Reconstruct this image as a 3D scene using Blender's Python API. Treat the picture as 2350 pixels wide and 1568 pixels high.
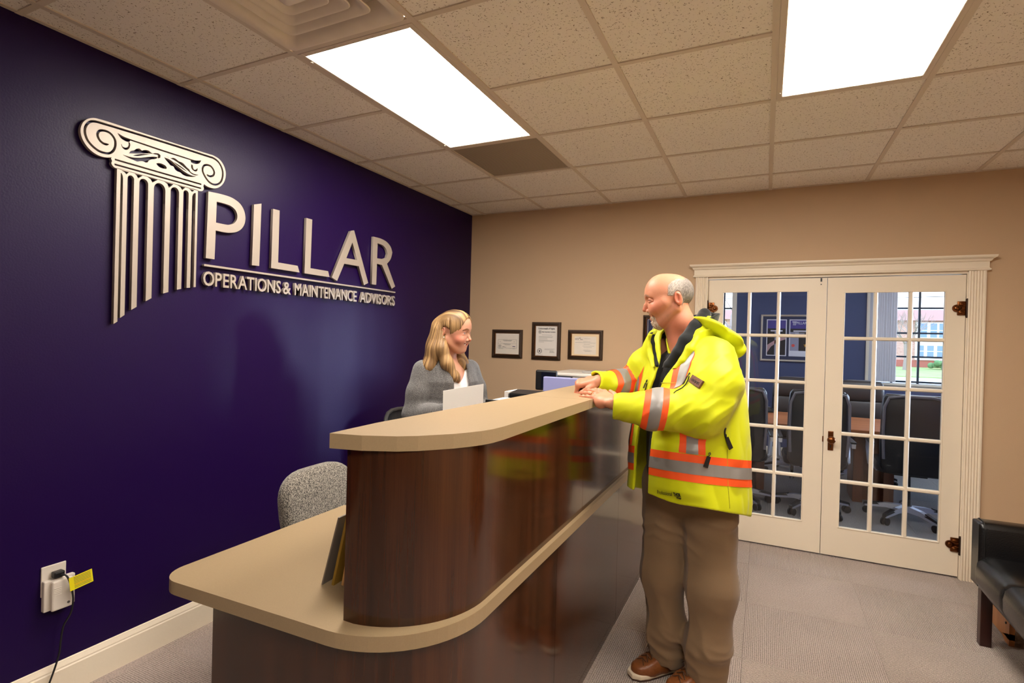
import bpy, bmesh, math, random
import numpy as np
from mathutils import Vector, Matrix, Euler, noise as mnoise
D = bpy.data
for o in list(D.objects): D.objects.remove(o)
SC = bpy.context.scene
COL = SC.collection
PI = math.pi
random.seed(7)

# ------------------------------------------------------------------ camera
cam = D.cameras.new('camera'); camo = D.objects.new('camera', cam); COL.objects.link(camo)
Rm = [[0.903224, 0.428375, 0.026113], [0.02556, 0.007044, -0.999648], [-0.428408, 0.903574, -0.004587]]
camo.matrix_world = Matrix(((Rm[0][0], -Rm[1][0], -Rm[2][0], 2.5711), (Rm[0][1], -Rm[1][1], -Rm[2][1], -4.4575),
                            (Rm[0][2], -Rm[1][2], -Rm[2][2], 1.5087), (0, 0, 0, 1)))
cam.sensor_width = 36; cam.lens = 1223.64 / 2350 * 36; cam.clip_start = .05; cam.clip_end = 300
SC.camera = camo

# ------------------------------------------------------------------ exposure, sky, lamps
SC.view_settings.view_transform = 'Standard'; SC.view_settings.look = 'None'
SC.view_settings.gamma = 1; SC.view_settings.use_curve_mapping = False
SC.view_settings.exposure = 1.8
PANEL = 9.0            # strength of the ceiling light diffusers
PANEL_COL = (1.0, .92, .82, 1)
SKY = 1.8
w = D.worlds.new('sky'); SC.world = w; w.use_nodes = True
nt = w.node_tree; bg = nt.nodes['Background']
tc = nt.nodes.new('ShaderNodeTexCoord'); sx = nt.nodes.new('ShaderNodeSeparateXYZ'); rp = nt.nodes.new('ShaderNodeValToRGB')
rp.color_ramp.elements[0].position = 0.0; rp.color_ramp.elements[0].color = (.80, .88, 1, 1)
rp.color_ramp.elements[1].position = .6; rp.color_ramp.elements[1].color = (.62, .78, 1, 1)
nt.links.new(tc.outputs['Generated'], sx.inputs[0]); nt.links.new(sx.outputs['Z'], rp.inputs[0])
nt.links.new(rp.outputs[0], bg.inputs[0]); bg.inputs[1].default_value = SKY

# low hazy daylight from the side, through the meeting room window and the glazed doors
sun = D.lights.new('low_sun', 'SUN'); sun.energy = 3.2; sun.angle = math.radians(14); sun.color = (.74, .84, 1)
suno = D.objects.new('low_sun', sun); COL.objects.link(suno); suno.rotation_euler = Vector((-6.2, -3.55, -.62)).to_track_quat('-Z', 'Y').to_euler()

# ------------------------------------------------------------------ helpers
def lin(r, g, b):
    f = lambda c: ((c/255+.055)/1.055)**2.4 if c > 10 else c/255/12.92
    return (f(r), f(g), f(b), 1)
MATS = {}
def mat(name, col, rough=.5, metal=0, spec=.5, bump=None, var=None, coat=0, sheen=0, emit=None):
    """col linear rgba; bump=(scale, strength, detail); var=(scale, amount)"""
    if name in MATS: return MATS[name]
    m = D.materials.new(name); m.use_nodes = True; MATS[name] = m
    n = m.node_tree; p = n.nodes['Principled BSDF']
    p.inputs['Base Color'].default_value = col; p.inputs['Roughness'].default_value = rough
    p.inputs['Metallic'].default_value = metal; p.inputs['Specular IOR Level'].default_value = spec
    if coat: p.inputs['Coat Weight'].default_value = coat; p.inputs['Coat Roughness'].default_value = .08
    if sheen: p.inputs['Sheen Weight'].default_value = sheen; p.inputs['Sheen Roughness'].default_value = .5
    if emit: p.inputs['Emission Color'].default_value = emit[0]; p.inputs['Emission Strength'].default_value = emit[1]
    if bump or var: t = n.nodes.new('ShaderNodeTexCoord')
    if bump:
        x = n.nodes.new('ShaderNodeTexNoise'); x.inputs['Scale'].default_value = bump[0]; x.inputs['Detail'].default_value = bump[2] if len(bump) > 2 else 3
        b = n.nodes.new('ShaderNodeBump'); b.inputs['Strength'].default_value = bump[1]; b.inputs['Distance'].default_value = .01
        n.links.new(t.outputs['Object'], x.inputs['Vector']); n.links.new(x.outputs['Fac'], b.inputs['Height']); n.links.new(b.outputs[0], p.inputs['Normal'])
    if var:
        x = n.nodes.new('ShaderNodeTexNoise'); x.inputs['Scale'].default_value = var[0]; x.inputs['Detail'].default_value = 4
        h = n.nodes.new('ShaderNodeMapRange'); h.inputs['To Min'].default_value = 1-var[1]; h.inputs['To Max'].default_value = 1+var[1]
        h.inputs['From Min'].default_value = .25; h.inputs['From Max'].default_value = .75
        q = n.nodes.new('ShaderNodeMix'); q.data_type = 'RGBA'; q.blend_type = 'MULTIPLY'; q.inputs['Factor'].default_value = 1
        q.inputs['A'].default_value = col
        n.links.new(t.outputs['Object'], x.inputs['Vector']); n.links.new(x.outputs['Fac'], h.inputs['Value'])
        n.links.new(h.outputs[0], q.inputs['B']); n.links.new(q.outputs['Result'], p.inputs['Base Color'])
    return m
def nodes(m): return m.node_tree.nodes, m.node_tree.links, m.node_tree.nodes['Principled BSDF']

def tag(o, label=None, cat=None, group=None, kind=None):
    if label: o['label'] = label
    if cat: o['category'] = cat
    if group: o['group'] = group
    if kind: o['kind'] = kind
    return o
def thing(name, label, cat, loc=(0, 0, 0), group=None, kind=None, rz=0):
    o = D.objects.new(name, None); o.empty_display_size = .1; COL.objects.link(o); o.location = loc; o.rotation_euler = (0, 0, rz)
    if kind: o['kind'] = kind
    return tag(o, label, cat, group)
def adopt(o, parent):
    o.parent = parent
    m = Matrix.Identity(4); q = parent; chain = []
    while q is not None: chain.append(q); q = q.parent
    for q in reversed(chain): m = m @ (q.matrix_parent_inverse if q.parent else Matrix.Identity(4)) @ q.matrix_basis
    o.matrix_parent_inverse = m.inverted()
def link_mesh(name, me, m=None, parent=None, smooth=None):
    if m is not None: me.materials.clear(); me.materials.append(m)
    o = D.objects.new(name, me); COL.objects.link(o)
    if parent is not None: adopt(o, parent)
    if smooth is not None: me.polygons.foreach_set('use_smooth', [smooth]*len(me.polygons))
    return o
def pyobj(name, verts, faces, m, parent=None, smooth=False):
    me = D.meshes.new(name); me.from_pydata([tuple(v) for v in verts], [], faces); me.update()
    return link_mesh(name, me, m, parent, smooth)
def dup(o, loc=None, rz=None, parent=None):
    c = o.copy(); COL.objects.link(c)
    if parent is not None: c.parent = parent
    if loc is not None: c.location = loc
    if rz is not None: c.rotation_euler = (0, 0, rz)
    for ch in list(o.children): dup(ch, parent=c)
    return c

class MB:
    def __init__(s): s.bm = bmesh.new()
    def box(s, a, b, bev=0, seg=2, rot=None, piv=None):
        r = bmesh.ops.create_cube(s.bm, size=1)
        vs = r['verts']; c = [(a[i]+b[i])/2 for i in range(3)]; d = [abs(b[i]-a[i]) for i in range(3)]
        for v in vs: v.co = Vector((v.co.x*d[0]+c[0], v.co.y*d[1]+c[1], v.co.z*d[2]+c[2]))
        if bev:
            es = list({e for v in vs for e in v.link_edges})
            r2 = bmesh.ops.bevel(s.bm, geom=es, offset=bev, segments=seg, affect='EDGES', profile=.5)
            vs = r2['verts'] if rot is None else list({v for f in r2['faces'] for v in f.verts} | {v for v in vs if v.is_valid})
        if rot is not None:
            p = Vector(piv if piv else c)
            for v in vs:
                if v.is_valid: v.co = rot @ (v.co-p) + p
        return s
    def cyl(s, p0, p1, r0, r1=None, n=16, cap=True):
        r1 = r0 if r1 is None else r1
        p0 = Vector(p0); p1 = Vector(p1); d = p1-p0
        q = d.to_track_quat('Z', 'Y').to_matrix().to_4x4(); q.translation = (p0+p1)/2
        bmesh.ops.create_cone(s.bm, cap_ends=cap, segments=n, radius1=r0, radius2=r1, depth=d.length, matrix=q)
        return s
    def ball(s, c, r, u=16, v=10, rot=None):
        r = (r, r, r) if not hasattr(r, '__len__') else r
        m = Matrix.Translation(c) @ (rot.to_4x4() if rot is not None else Matrix.Identity(4)) @ Matrix.Diagonal((*r, 1))
        bmesh.ops.create_uvsphere(s.bm, u_segments=u, v_segments=v, radius=1, matrix=m)
        return s
    def prism(s, pts, z0, z1, ax=2, bev=0):
        """2-D polygon extruded along axis ax; pts give the other two axes in order"""
        def P(p, z):
            return (p[0], p[1], z) if ax == 2 else ((p[0], z, p[1]) if ax == 1 else (z, p[0], p[1]))
        A = [s.bm.verts.new(P(p, z0)) for p in pts]; Bv = [s.bm.verts.new(P(p, z1)) for p in pts]
        n = len(pts); fs = []
        fs.append(s.bm.faces.new(A)); fs.append(s.bm.faces.new(Bv[::-1]))
        for i in range(n): fs.append(s.bm.faces.new((A[i], Bv[i], Bv[(i+1) % n], A[(i+1) % n])))
        bmesh.ops.recalc_face_normals(s.bm, faces=fs)
        if bev:
            es = list({e for e in fs[0].edges} | {e for e in fs[1].edges})
            bmesh.ops.bevel(s.bm, geom=es, offset=bev, segments=2, affect='EDGES', profile=.5)
        return s
    def tube(s, pts, r, n=8, closed=False):
        pts = [Vector(p) for p in pts]; N = len(pts); rings = []
        up = Vector((0, 0, 1))
        for i, p in enumerate(pts):
            a = pts[i-1] if (i > 0 or closed) else p; b = pts[(i+1) % N] if (i < N-1 or closed) else p
            t = (b-a).normalized()
            if i == 0:
                x = t.cross(up if abs(t.dot(up)) < .95 else Vector((1, 0, 0))).normalized()
            else: x = (x - t*x.dot(t)).normalized()
            y = t.cross(x); rr = r[i] if hasattr(r, '__len__') else r
            rings.append([s.bm.verts.new(p + (x*math.cos(2*PI*k/n)+y*math.sin(2*PI*k/n))*rr) for k in range(n)])
        for i in range(N if closed else N-1):
            A = rings[i]; Bv = rings[(i+1) % N]
            for k in range(n): s.bm.faces.new((A[k], A[(k+1) % n], Bv[(k+1) % n], Bv[k]))
        if not closed: s.bm.faces.new(rings[0][::-1]); s.bm.faces.new(rings[-1])
        return s
    def loft(s, rings, caps=True, closed=False):
        R = [[s.bm.verts.new(p) for p in r] for r in rings]; n = len(R[0])
        for i in range(len(R)-(0 if closed else 1)):
            A = R[i]; Bv = R[(i+1) % len(R)]
            for k in range(n): s.bm.faces.new((A[k], A[(k+1) % n], Bv[(k+1) % n], Bv[k]))
        if caps and not closed: s.bm.faces.new(R[0][::-1]); s.bm.faces.new(R[-1])
        return s
    def build(s, name, m, parent=None, smooth=False, recalc=True, rot=None, piv=(0, 0, 0)):
        if recalc: bmesh.ops.recalc_face_normals(s.bm, faces=s.bm.faces)
        if rot is not None: bmesh.ops.rotate(s.bm, verts=s.bm.verts, cent=piv, matrix=rot)
        me = D.meshes.new(name); s.bm.to_mesh(me); s.bm.free()
        o = link_mesh(name, me, m, parent)
        if smooth:
            me.polygons.foreach_set('use_smooth', [True]*len(me.polygons))
            try: me.set_sharp_from_angle(angle=math.radians(40))
            except Exception: pass
        return o
def curve_mesh(name, loops, m, parent, depth, xform):
    """filled planar loops (holes allowed) with thickness; xform maps (u,v,w)->world"""
    cu = D.curves.new(name, 'CURVE'); cu.dimensions = '2D'; cu.fill_mode = 'BOTH'; cu.extrude = depth/2
    for L in loops:
        sp = cu.splines.new('POLY'); sp.points.add(len(L)-1); sp.use_cyclic_u = True
        for i, p in enumerate(L): sp.points[i].co = (p[0], p[1], 0, 1)
    o = D.objects.new(name, cu); COL.objects.link(o)
    me = D.meshes.new_from_object(o.evaluated_get(bpy.context.evaluated_depsgraph_get()))
    D.objects.remove(o); D.curves.remove(cu)
    me.name = name; me.transform(xform)
    return link_mesh(name, me, m, parent)
def text_mesh(name, body, size, depth, m, parent, xform, width=None, bold=0, align='LEFT', sx=1.0, shear=0, sharp=True):
    cu = D.curves.new(name, 'FONT'); cu.body = body; cu.size = size; cu.extrude = depth/2; cu.offset = bold; cu.align_x = align; cu.shear = shear
    cu.resolution_u = 3
    o = D.objects.new(name, cu); COL.objects.link(o)
    me = D.meshes.new_from_object(o.evaluated_get(bpy.context.evaluated_depsgraph_get()))
    D.objects.remove(o); D.curves.remove(cu); me.name = name
    if width:
        xs = [v.co.x for v in me.vertices]; s_ = width/(max(xs)-min(xs)); x0 = min(xs)
        if align == 'LEFT':
            for v in me.vertices: v.co.x = (v.co.x-x0)*s_
        else:
            for v in me.vertices: v.co.x *= s_
    elif sx != 1:
        for v in me.vertices: v.co.x *= sx
    me.transform(xform)
    return link_mesh(name, me, m, parent)
def frame_of(o, u, v, w):
    """matrix with columns u,v,w and origin o"""
    u, v, w = Vector(u), Vector(v), Vector(w)
    return Matrix(((u.x, v.x, w.x, o[0]), (u.y, v.y, w.y, o[1]), (u.z, v.z, w.z, o[2]), (0, 0, 0, 1)))
WALL_L = lambda x: frame_of((x, 0, 0), (0, 1, 0), (0, 0, 1), (1, 0, 0))       # (y, z) drawings on the purple wall
def arc(cx, cy, r, a0, a1, n):
    return [(cx+r*math.cos(math.radians(a0+(a1-a0)*i/n)), cy+r*math.sin(math.radians(a0+(a1-a0)*i/n))) for i in range(n+1)]
def offset_path(pts, d):
    out = []
    for i, p in enumerate(pts):
        a = Vector(pts[max(0, i-1)]); b = Vector(pts[min(len(pts)-1, i+1)]); t = (b-a).normalized()
        out.append((p[0]-t.y*d, p[1]+t.x*d))
    return out
def soft(loop, closed=True, lim=52):
    """round the gentle corners of a traced outline, keep the sharp ones"""
    n = len(loop); out = []
    for i, p in enumerate(loop):
        if not closed and i in (0, n-1): out.append(p); continue
        p = Vector(p); a = Vector(loop[i-1]); b = Vector(loop[(i+1) % n]); u = p-a; v = b-p
        if u.length < 1e-6 or v.length < 1e-6: continue
        if math.degrees(u.angle(v)) > lim: out.append(tuple(p)); continue
        k = min(u.length, v.length)*.5; q0 = p-u.normalized()*k; q1 = p+v.normalized()*k
        for t in (0, .25, .5, .75, 1): out.append(tuple(q0*(1-t)**2+p*2*t*(1-t)+q1*t*t))
    res = []
    for p in out:
        if not res or (Vector(p)-Vector(res[-1])).length > 2e-4: res.append(p)
    return res
def stroke(pts, w0):
    """closed outline of a stroke of width w (tapered ends)"""
    n = len(pts); L = []; R = []
    for i, p in enumerate(pts):
        a = Vector(pts[max(0, i-1)]); b = Vector(pts[min(n-1, i+1)]); t = (b-a).normalized()
        e = min(1, .35+min(i, n-1-i)*.4) if n > 4 else 1
        hw = w0*e/2
        L.append((p[0]-t.y*hw, p[1]+t.x*hw)); R.append((p[0]+t.y*hw, p[1]-t.x*hw))
    return L + R[::-1]
# ------------------------------------------------------------------ materials of the setting
def m_ceiling():
    m = mat('ceiling_tile_mat', lin(206, 194, 176), .95, spec=.1)
    N, L, P = nodes(m)
    t = N.new('ShaderNodeTexCoord'); wn = N.new('ShaderNodeTexNoise'); wn.inputs['Scale'].default_value = 40
    ad = N.new('ShaderNodeMix'); ad.data_type = 'RGBA'; ad.blend_type = 'LINEAR_LIGHT'; ad.inputs['Factor'].default_value = .03
    v = N.new('ShaderNodeTexVoronoi'); v.inputs['Scale'].default_value = 100
    n2 = N.new('ShaderNodeTexNoise'); n2.inputs['Scale'].default_value = 80; n2.inputs['Detail'].default_value = 1
    geo = N.new('ShaderNodeNewGeometry')
    r1 = N.new('ShaderNodeMapRange'); r1.inputs['From Min'].default_value = .22; r1.inputs['From Max'].default_value = .34
    r2 = N.new('ShaderNodeMapRange'); r2.inputs['From Min'].default_value = .56; r2.inputs['From Max'].default_value = .50
    mx = N.new('ShaderNodeMath'); mx.operation = 'MAXIMUM'
    c = N.new('ShaderNodeMix'); c.data_type = 'RGBA'; c.inputs['A'].default_value = lin(142, 122, 98); c.inputs['B'].default_value = lin(244, 237, 226)
    L.new(geo.outputs['Position'], wn.inputs['Vector']); L.new(geo.outputs['Position'], ad.inputs['A']); L.new(wn.outputs['Color'], ad.inputs['B'])
    L.new(ad.outputs['Result'], v.inputs['Vector']); L.new(geo.outputs['Position'], n2.inputs['Vector'])
    L.new(v.outputs['Distance'], r1.inputs['Value']); L.new(n2.outputs['Fac'], r2.inputs['Value'])
    L.new(r1.outputs[0], mx.inputs[0]); L.new(r2.outputs[0], mx.inputs[1]); L.new(mx.outputs[0], c.inputs['Factor']); L.new(c.outputs['Result'], P.inputs['Base Color'])
    b = N.new('ShaderNodeBump'); b.inputs['Strength'].default_value = .4; b.inputs['Distance'].default_value = .003
    L.new(mx.outputs[0], b.inputs['Height']); L.new(b.outputs[0], P.inputs['Normal'])
    return m
def m_carpet(name, c0, c1):
    m = mat(name, c0, 1, spec=.1, sheen=.25)
    N, L, P = nodes(m)
    t = N.new('ShaderNodeTexCoord'); sp = N.new('ShaderNodeSeparateXYZ'); L.new(t.outputs['Object'], sp.inputs[0])
    wv = N.new('ShaderNodeTexWave'); wv.wave_type = 'BANDS'; wv.bands_direction = 'X'; wv.inputs['Scale'].default_value = 35
    wv.inputs['Distortion'].default_value = 1.2; wv.inputs['Detail'].default_value = 2; wv.inputs['Detail Scale'].default_value = 3
    n = N.new('ShaderNodeTexNoise'); n.inputs['Scale'].default_value = 160; n.inputs['Detail'].default_value = 2
    big = N.new('ShaderNodeTexNoise'); big.inputs['Scale'].default_value = 2.2
    geo = N.new('ShaderNodeNewGeometry'); L.new(geo.outputs['Position'], big.inputs['Vector'])
    L.new(t.outputs['Object'], wv.inputs['Vector']); L.new(geo.outputs['Position'], n.inputs['Vector'])
    a = N.new('ShaderNodeMath'); a.operation = 'MULTIPLY_ADD'; a.inputs[1].default_value = .55; L.new(wv.outputs['Fac'], a.inputs[0])
    b_ = N.new('ShaderNodeMath'); b_.operation = 'MULTIPLY_ADD'; b_.inputs[1].default_value = 1.3; b_.inputs[2].default_value = -.42; L.new(n.outputs['Fac'], b_.inputs[0]); L.new(b_.outputs[0], a.inputs[2])
    g = N.new('ShaderNodeMath'); g.operation = 'MULTIPLY_ADD'; g.inputs[1].default_value = .3; g.inputs[2].default_value = -.1
    L.new(big.outputs['Fac'], g.inputs[0]); s2 = N.new('ShaderNodeMath'); s2.operation = 'ADD'; L.new(a.outputs[0], s2.inputs[0]); L.new(g.outputs[0], s2.inputs[1])
    c = N.new('ShaderNodeMix'); c.data_type = 'RGBA'; c.inputs['A'].default_value = c0; c.inputs['B'].default_value = c1
    L.new(s2.outputs[0], c.inputs['Factor']); L.new(c.outputs['Result'], P.inputs['Base Color'])
    b = N.new('ShaderNodeBump'); b.inputs['Strength'].default_value = .9; b.inputs['Distance'].default_value = .006
    L.new(a.outputs[0], b.inputs['Height']); L.new(b.outputs[0], P.inputs['Normal'])
    return m
def m_wood(name, dark, light, rough, axis='Z', scale=1.0, coat=0.0):
    m = mat(name, dark, rough, coat=coat)
    N, L, P = nodes(m)
    g = N.new('ShaderNodeNewGeometry'); mp = N.new('ShaderNodeMapping'); L.new(g.outputs['Position'], mp.inputs[0])
    s = [14*scale, 14*scale, 14*scale]; s['XYZ'.index(axis)] = .55*scale; mp.inputs['Scale'].default_value = s
    n = N.new('ShaderNodeTexNoise'); n.inputs['Scale'].default_value = 1; n.inputs['Detail'].default_value = 6; n.inputs['Roughness'].default_value = .62
    L.new(mp.outputs[0], n.inputs['Vector'])
    n2 = N.new('ShaderNodeTexNoise'); mp2 = N.new('ShaderNodeMapping'); s2 = [220*scale]*3; s2['XYZ'.index(axis)] = 3*scale; mp2.inputs['Scale'].default_value = s2
    L.new(g.outputs['Position'], mp2.inputs[0]); L.new(mp2.outputs[0], n2.inputs['Vector']); n2.inputs['Scale'].default_value = 1; n2.inputs['Detail'].default_value = 2
    r = N.new('ShaderNodeMapRange'); r.inputs['From Min'].default_value = .32; r.inputs['From Max'].default_value = .7; L.new(n.outputs['Fac'], r.inputs['Value'])
    a = N.new('ShaderNodeMath'); a.operation = 'MULTIPLY_ADD'; a.inputs[1].default_value = .35; a.inputs[2].default_value = -.17; L.new(n2.outputs['Fac'], a.inputs[0])
    ad = N.new('ShaderNodeMath'); ad.operation = 'ADD'; ad.use_clamp = True; L.new(r.outputs[0], ad.inputs[0]); L.new(a.outputs[0], ad.inputs[1])
    c = N.new('ShaderNodeMix'); c.data_type = 'RGBA'; c.inputs['A'].default_value = dark; c.inputs['B'].default_value = light
    L.new(ad.outputs[0], c.inputs['Factor']); L.new(c.outputs['Result'], P.inputs['Base Color'])
    b = N.new('ShaderNodeBump'); b.inputs['Strength'].default_value = .05; b.inputs['Distance'].default_value = .002
    L.new(n2.outputs['Fac'], b.inputs['Height']); L.new(b.outputs[0], P.inputs['Normal'])
    return m
M_CEIL = m_ceiling()
M_CARPET = m_carpet('carpet_mat', lin(112, 97, 88), lin(206, 188, 176))
M_CARPET2 = m_carpet('meeting_carpet_mat', lin(84, 80, 80), lin(168, 160, 156))
M_PURPLE = mat('purple_paint', lin(28, 5, 60), .40, spec=.24, bump=(130, .07, 4))
M_BEIGE = mat('beige_paint', lin(200, 170, 138), .62, spec=.3, bump=(150, .08, 3))
M_BLUE = mat('blue_paint', lin(66, 76, 112), .6, bump=(150, .08, 3))
M_WHITE = mat('white_trim_paint', lin(236, 222, 200), .38, bump=(60, .04, 2))
M_GRID = mat('ceiling_grid_metal', lin(216, 202, 184), .45)
M_GLASS = D.materials.new('pane_glass'); M_GLASS.use_nodes = True
def _glass(m, tint):
    N = m.node_tree.nodes; L = m.node_tree.links; N.remove(N['Principled BSDF'])
    o = N['Material Output']; tr = N.new('ShaderNodeBsdfTransparent'); tr.inputs[0].default_value = tint
    gl = N.new('ShaderNodeBsdfGlossy'); gl.inputs['Roughness'].default_value = .02
    lw = N.new('ShaderNodeLayerWeight'); pw = N.new('ShaderNodeMath'); pw.operation = 'POWER'; pw.inputs[1].default_value = 5; fr = N.new('ShaderNodeMath'); fr.operation = 'MULTIPLY_ADD'; fr.inputs[1].default_value = .9; fr.inputs[2].default_value = .035
    L.new(lw.outputs['Facing'], pw.inputs[0]); L.new(pw.outputs[0], fr.inputs[0]); mx = N.new('ShaderNodeMixShader')
    L.new(fr.outputs[0], mx.inputs[0]); L.new(tr.outputs[0], mx.inputs[1]); L.new(gl.outputs[0], mx.inputs[2]); L.new(mx.outputs[0], o.inputs[0])
_glass(M_GLASS, (.93, .95, .97, 1))
M_BLACKP = mat('black_plastic', lin(22, 22, 24), .4)
M_BRASS = mat('aged_brass', lin(120, 72, 40), .32, metal=1, bump=(90, .2, 3))

# ------------------------------------------------------------------ shell
W, Y0, H = 4.75, -9.5, 2.69
G0, GS = .14, .6096
gx = [G0+GS*i for i in range(8)]; gy = [.21-GS*k for k in range(1, 17)]
fl = MB().box((-.12, Y0-.12, -.08), (W+.12, .06, -.008)).build('floor', mat('subfloor', lin(60, 52, 46), .9)); tag(fl, kind='structure')
fl2 = MB().box((-.6, .06, -.08), (6.2, 3.72, -.008)).build('floor_meeting_room', MATS['subfloor']); tag(fl2, kind='structure')
def tile_mesh(nm, sx, sy, z0, z1, m, bev):
    b = MB().box((-sx/2, -sy/2, z0), (sx/2, sy/2, z1)); bm = b.bm
    me = D.meshes.new(nm); bmesh.ops.recalc_face_normals(bm, faces=bm.faces); bm.to_mesh(me); bm.free(); me.materials.append(m); return me
# carpet tiles, quarter-turned
def lay_carpet(xs, ys, m, parent):
    full = tile_mesh('carpet_tile', GS-.0016, GS-.0016, -.008, 0, m, 0)
    for i in range(len(xs)-1):
        for j in range(len(ys)-1):
            sx, sy = xs[i+1]-xs[i], ys[j+1]-ys[j]; q = (i+j) % 2
            isf = abs(sx-GS) < .002 and abs(sy-GS) < .002
            me = full if isf else tile_mesh('carpet_tile', (sx if q == 0 else sy)-.0016, (sy if q == 0 else sx)-.0016, -.008, 0, m, 0)
            o = D.objects.new('carpet_tile', me); COL.objects.link(o); o.parent = parent
            o.location = ((xs[i]+xs[i+1])/2, (ys[j]+ys[j+1])/2, 0); o.rotation_euler = (0, 0, q*PI/2)
cx = [0]+[2.51+GS*i for i in range(-4, 4)]+[W]
cy = sorted([-1.035-GS*j for j in range(-1, 14)]); cy = [Y0]+[y for y in cy if y > Y0+.02]+[.06]
lay_carpet(cx, cy, M_CARPET, fl)
lay_carpet([-.6]+[-.538+GS*i for i in range(1, 11)]+[6.2], [.06]+[.06+GS*j for j in range(1, 6)]+[3.6], M_CARPET2, fl2)
# ceiling
ce = MB().box((-.12, Y0-.12, 2.86), (W+.12, .12, 2.92)).build('ceiling', mat('plenum', lin(70, 64, 58), .9)); tag(ce, kind='structure')
LIGHTS = [(1, 3), (4, 3), (4, 7)]            # (column, first row) of the 2 x 4 ft panels
skip = set()
for c_, r_ in LIGHTS: skip |= {(c_, r_), (c_, r_+1)}
skip |= {(1, 5), (1, 2)}
tx = [0]+gx+[W]; ty = [0]+[y for y in gy if y > Y0]+[Y0]
full = tile_mesh('ceiling_tile', GS-.012, GS-.012, 0, .015, M_CEIL, 0)
for i in range(len(tx)-1):
    for j in range(len(ty)-1):
        if (i-1, j) in skip: continue
        sx, sy = tx[i+1]-tx[i], ty[j]-ty[j+1]
        me = full if (abs(sx-GS) < .002 and abs(sy-GS) < .002) else tile_mesh('ceiling_tile', sx-.012, sy-.012, 0, .015, M_CEIL, 0)
        o = D.objects.new('ceiling_tile', me); COL.objects.link(o); o.parent = ce; o.location = ((tx[i]+tx[i+1])/2, (ty[j]+ty[j+1])/2, H-.002)
for x in gx: MB().box((x-.012, Y0, H-.008), (x+.012, 0, H+.004)).build('grid_bar', M_GRID, ce)
for j, y in enumerate(gy[:-1]):
    for i in range(len(tx)-1):
        if any(i-1 == c_ and j == r_ for c_, r_ in LIGHTS): continue
        MB().box((tx[i]+.012*(i > 0), y-.012, H-.0075), (tx[i+1]-.012, y+.012, H+.004)).build('cross_tee', M_GRID, ce)
MB().box((0, Y0, H-.006), (.022, 0, H+.003)).build('wall_angle', M_GRID, ce)
MB().box((.022, -.022, H-.006), (W, 0, H+.003)).build('wall_angle', M_GRID, ce)
# walls
tag(MB().box((-.12, Y0, 0), (0, .12, 2.86)).build('wall_left', M_PURPLE), kind='structure')
tag(MB().box((W, Y0, 0), (W+.12, .12, 2.86)).build('wall_right', M_BEIGE), kind='structure')
tag(MB().box((-.12, Y0-.12, 0), (W+.12, Y0, 2.86)).build('wall_front', M_BEIGE), kind='structure')
dx0, dx1, dz = 2.140, 3.783, 2.03
wb = MB().box((0, 0, 0), (dx0, .12, 2.86)).box((dx1, 0, 0), (W, .12, 2.86)).box((dx0, 0, dz), (dx1, .12, 2.86)).build('wall_back', M_BEIGE); tag(wb, kind='structure')
# meeting room shell
wx0, wx1, wz0, wz1 = 3.79, 5.25, 1.085, 2.42
vx0, vx1 = .75, 2.145
F = 3.6
wf = MB().box((-.6, F, 0), (vx0, F+.12, H)).box((vx1, F, 0), (wx0, F+.12, H)).box((wx1, F, 0), (6.2, F+.12, H))
for a, b in ((vx0, vx1), (wx0, wx1)): wf.box((a, F, 0), (b, F+.12, wz0)).box((a, F, wz1), (b, F+.12, H))
tag(wf.build('wall_far', M_BLUE), kind='structure')
tag(MB().box((-.72, .12, 0), (-.6, F+.12, H)).build('wall_meeting_left', M_BLUE), kind='structure')
tag(MB().box((6.2, .12, 0), (6.32, .7, H)).box((6.2, 3.2, 0), (6.32, F+.12, H)).box((6.2, .7, 0), (6.32, 3.2, .9)).box((6.2, .7, 2.45), (6.32, 3.2, H)).build('wall_meeting_right', M_BLUE), kind='structure')
tag(MB().box((-.72, .12, H), (6.32, F+.12, H+.06)).build('ceiling_meeting_room', mat('plain_ceiling', lin(205, 200, 192), .9)), kind='structure')
tag(MB().box((-.6, .12, 0), (dx0-.1, .125, H)).box((dx1+.1, .12, 0), (6.2, .125, H)).box((dx0-.1, .12, dz+.1), (dx1+.1, .125, H)).build('wall_meeting_near', M_BLUE), kind='structure')
def baseboard(nm, prof_pts, a, b, axis):
    bm = MB()
    if axis == 'y': bm.prism([(p[0], p[1]) for p in prof_pts], a, b, ax=1)
    else: bm.prism([(p[0], p[1]) for p in prof_pts], a, b, ax=0)
    tag(bm.build(nm, M_WHITE), kind='structure')
prof = [(0, 0), (.015, 0), (.015, .112), (.012, .117), (.012, .123), (.009, .13), (.006, .137), (.004, .143), (0, .145)]
baseboard('baseboard_left', prof, Y0, 0, 'y')
baseboard('baseboard_back', [(-p[0], p[1]) for p in prof], .015, 2.05, 'x')
baseboard('baseboard_right', [(-p[0], p[1]) for p in prof], 3.875, W, 'x')
baseboard('baseboard_far', [(F-p[0], p[1]) for p in prof], -.6, 6.2, 'x')

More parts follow.
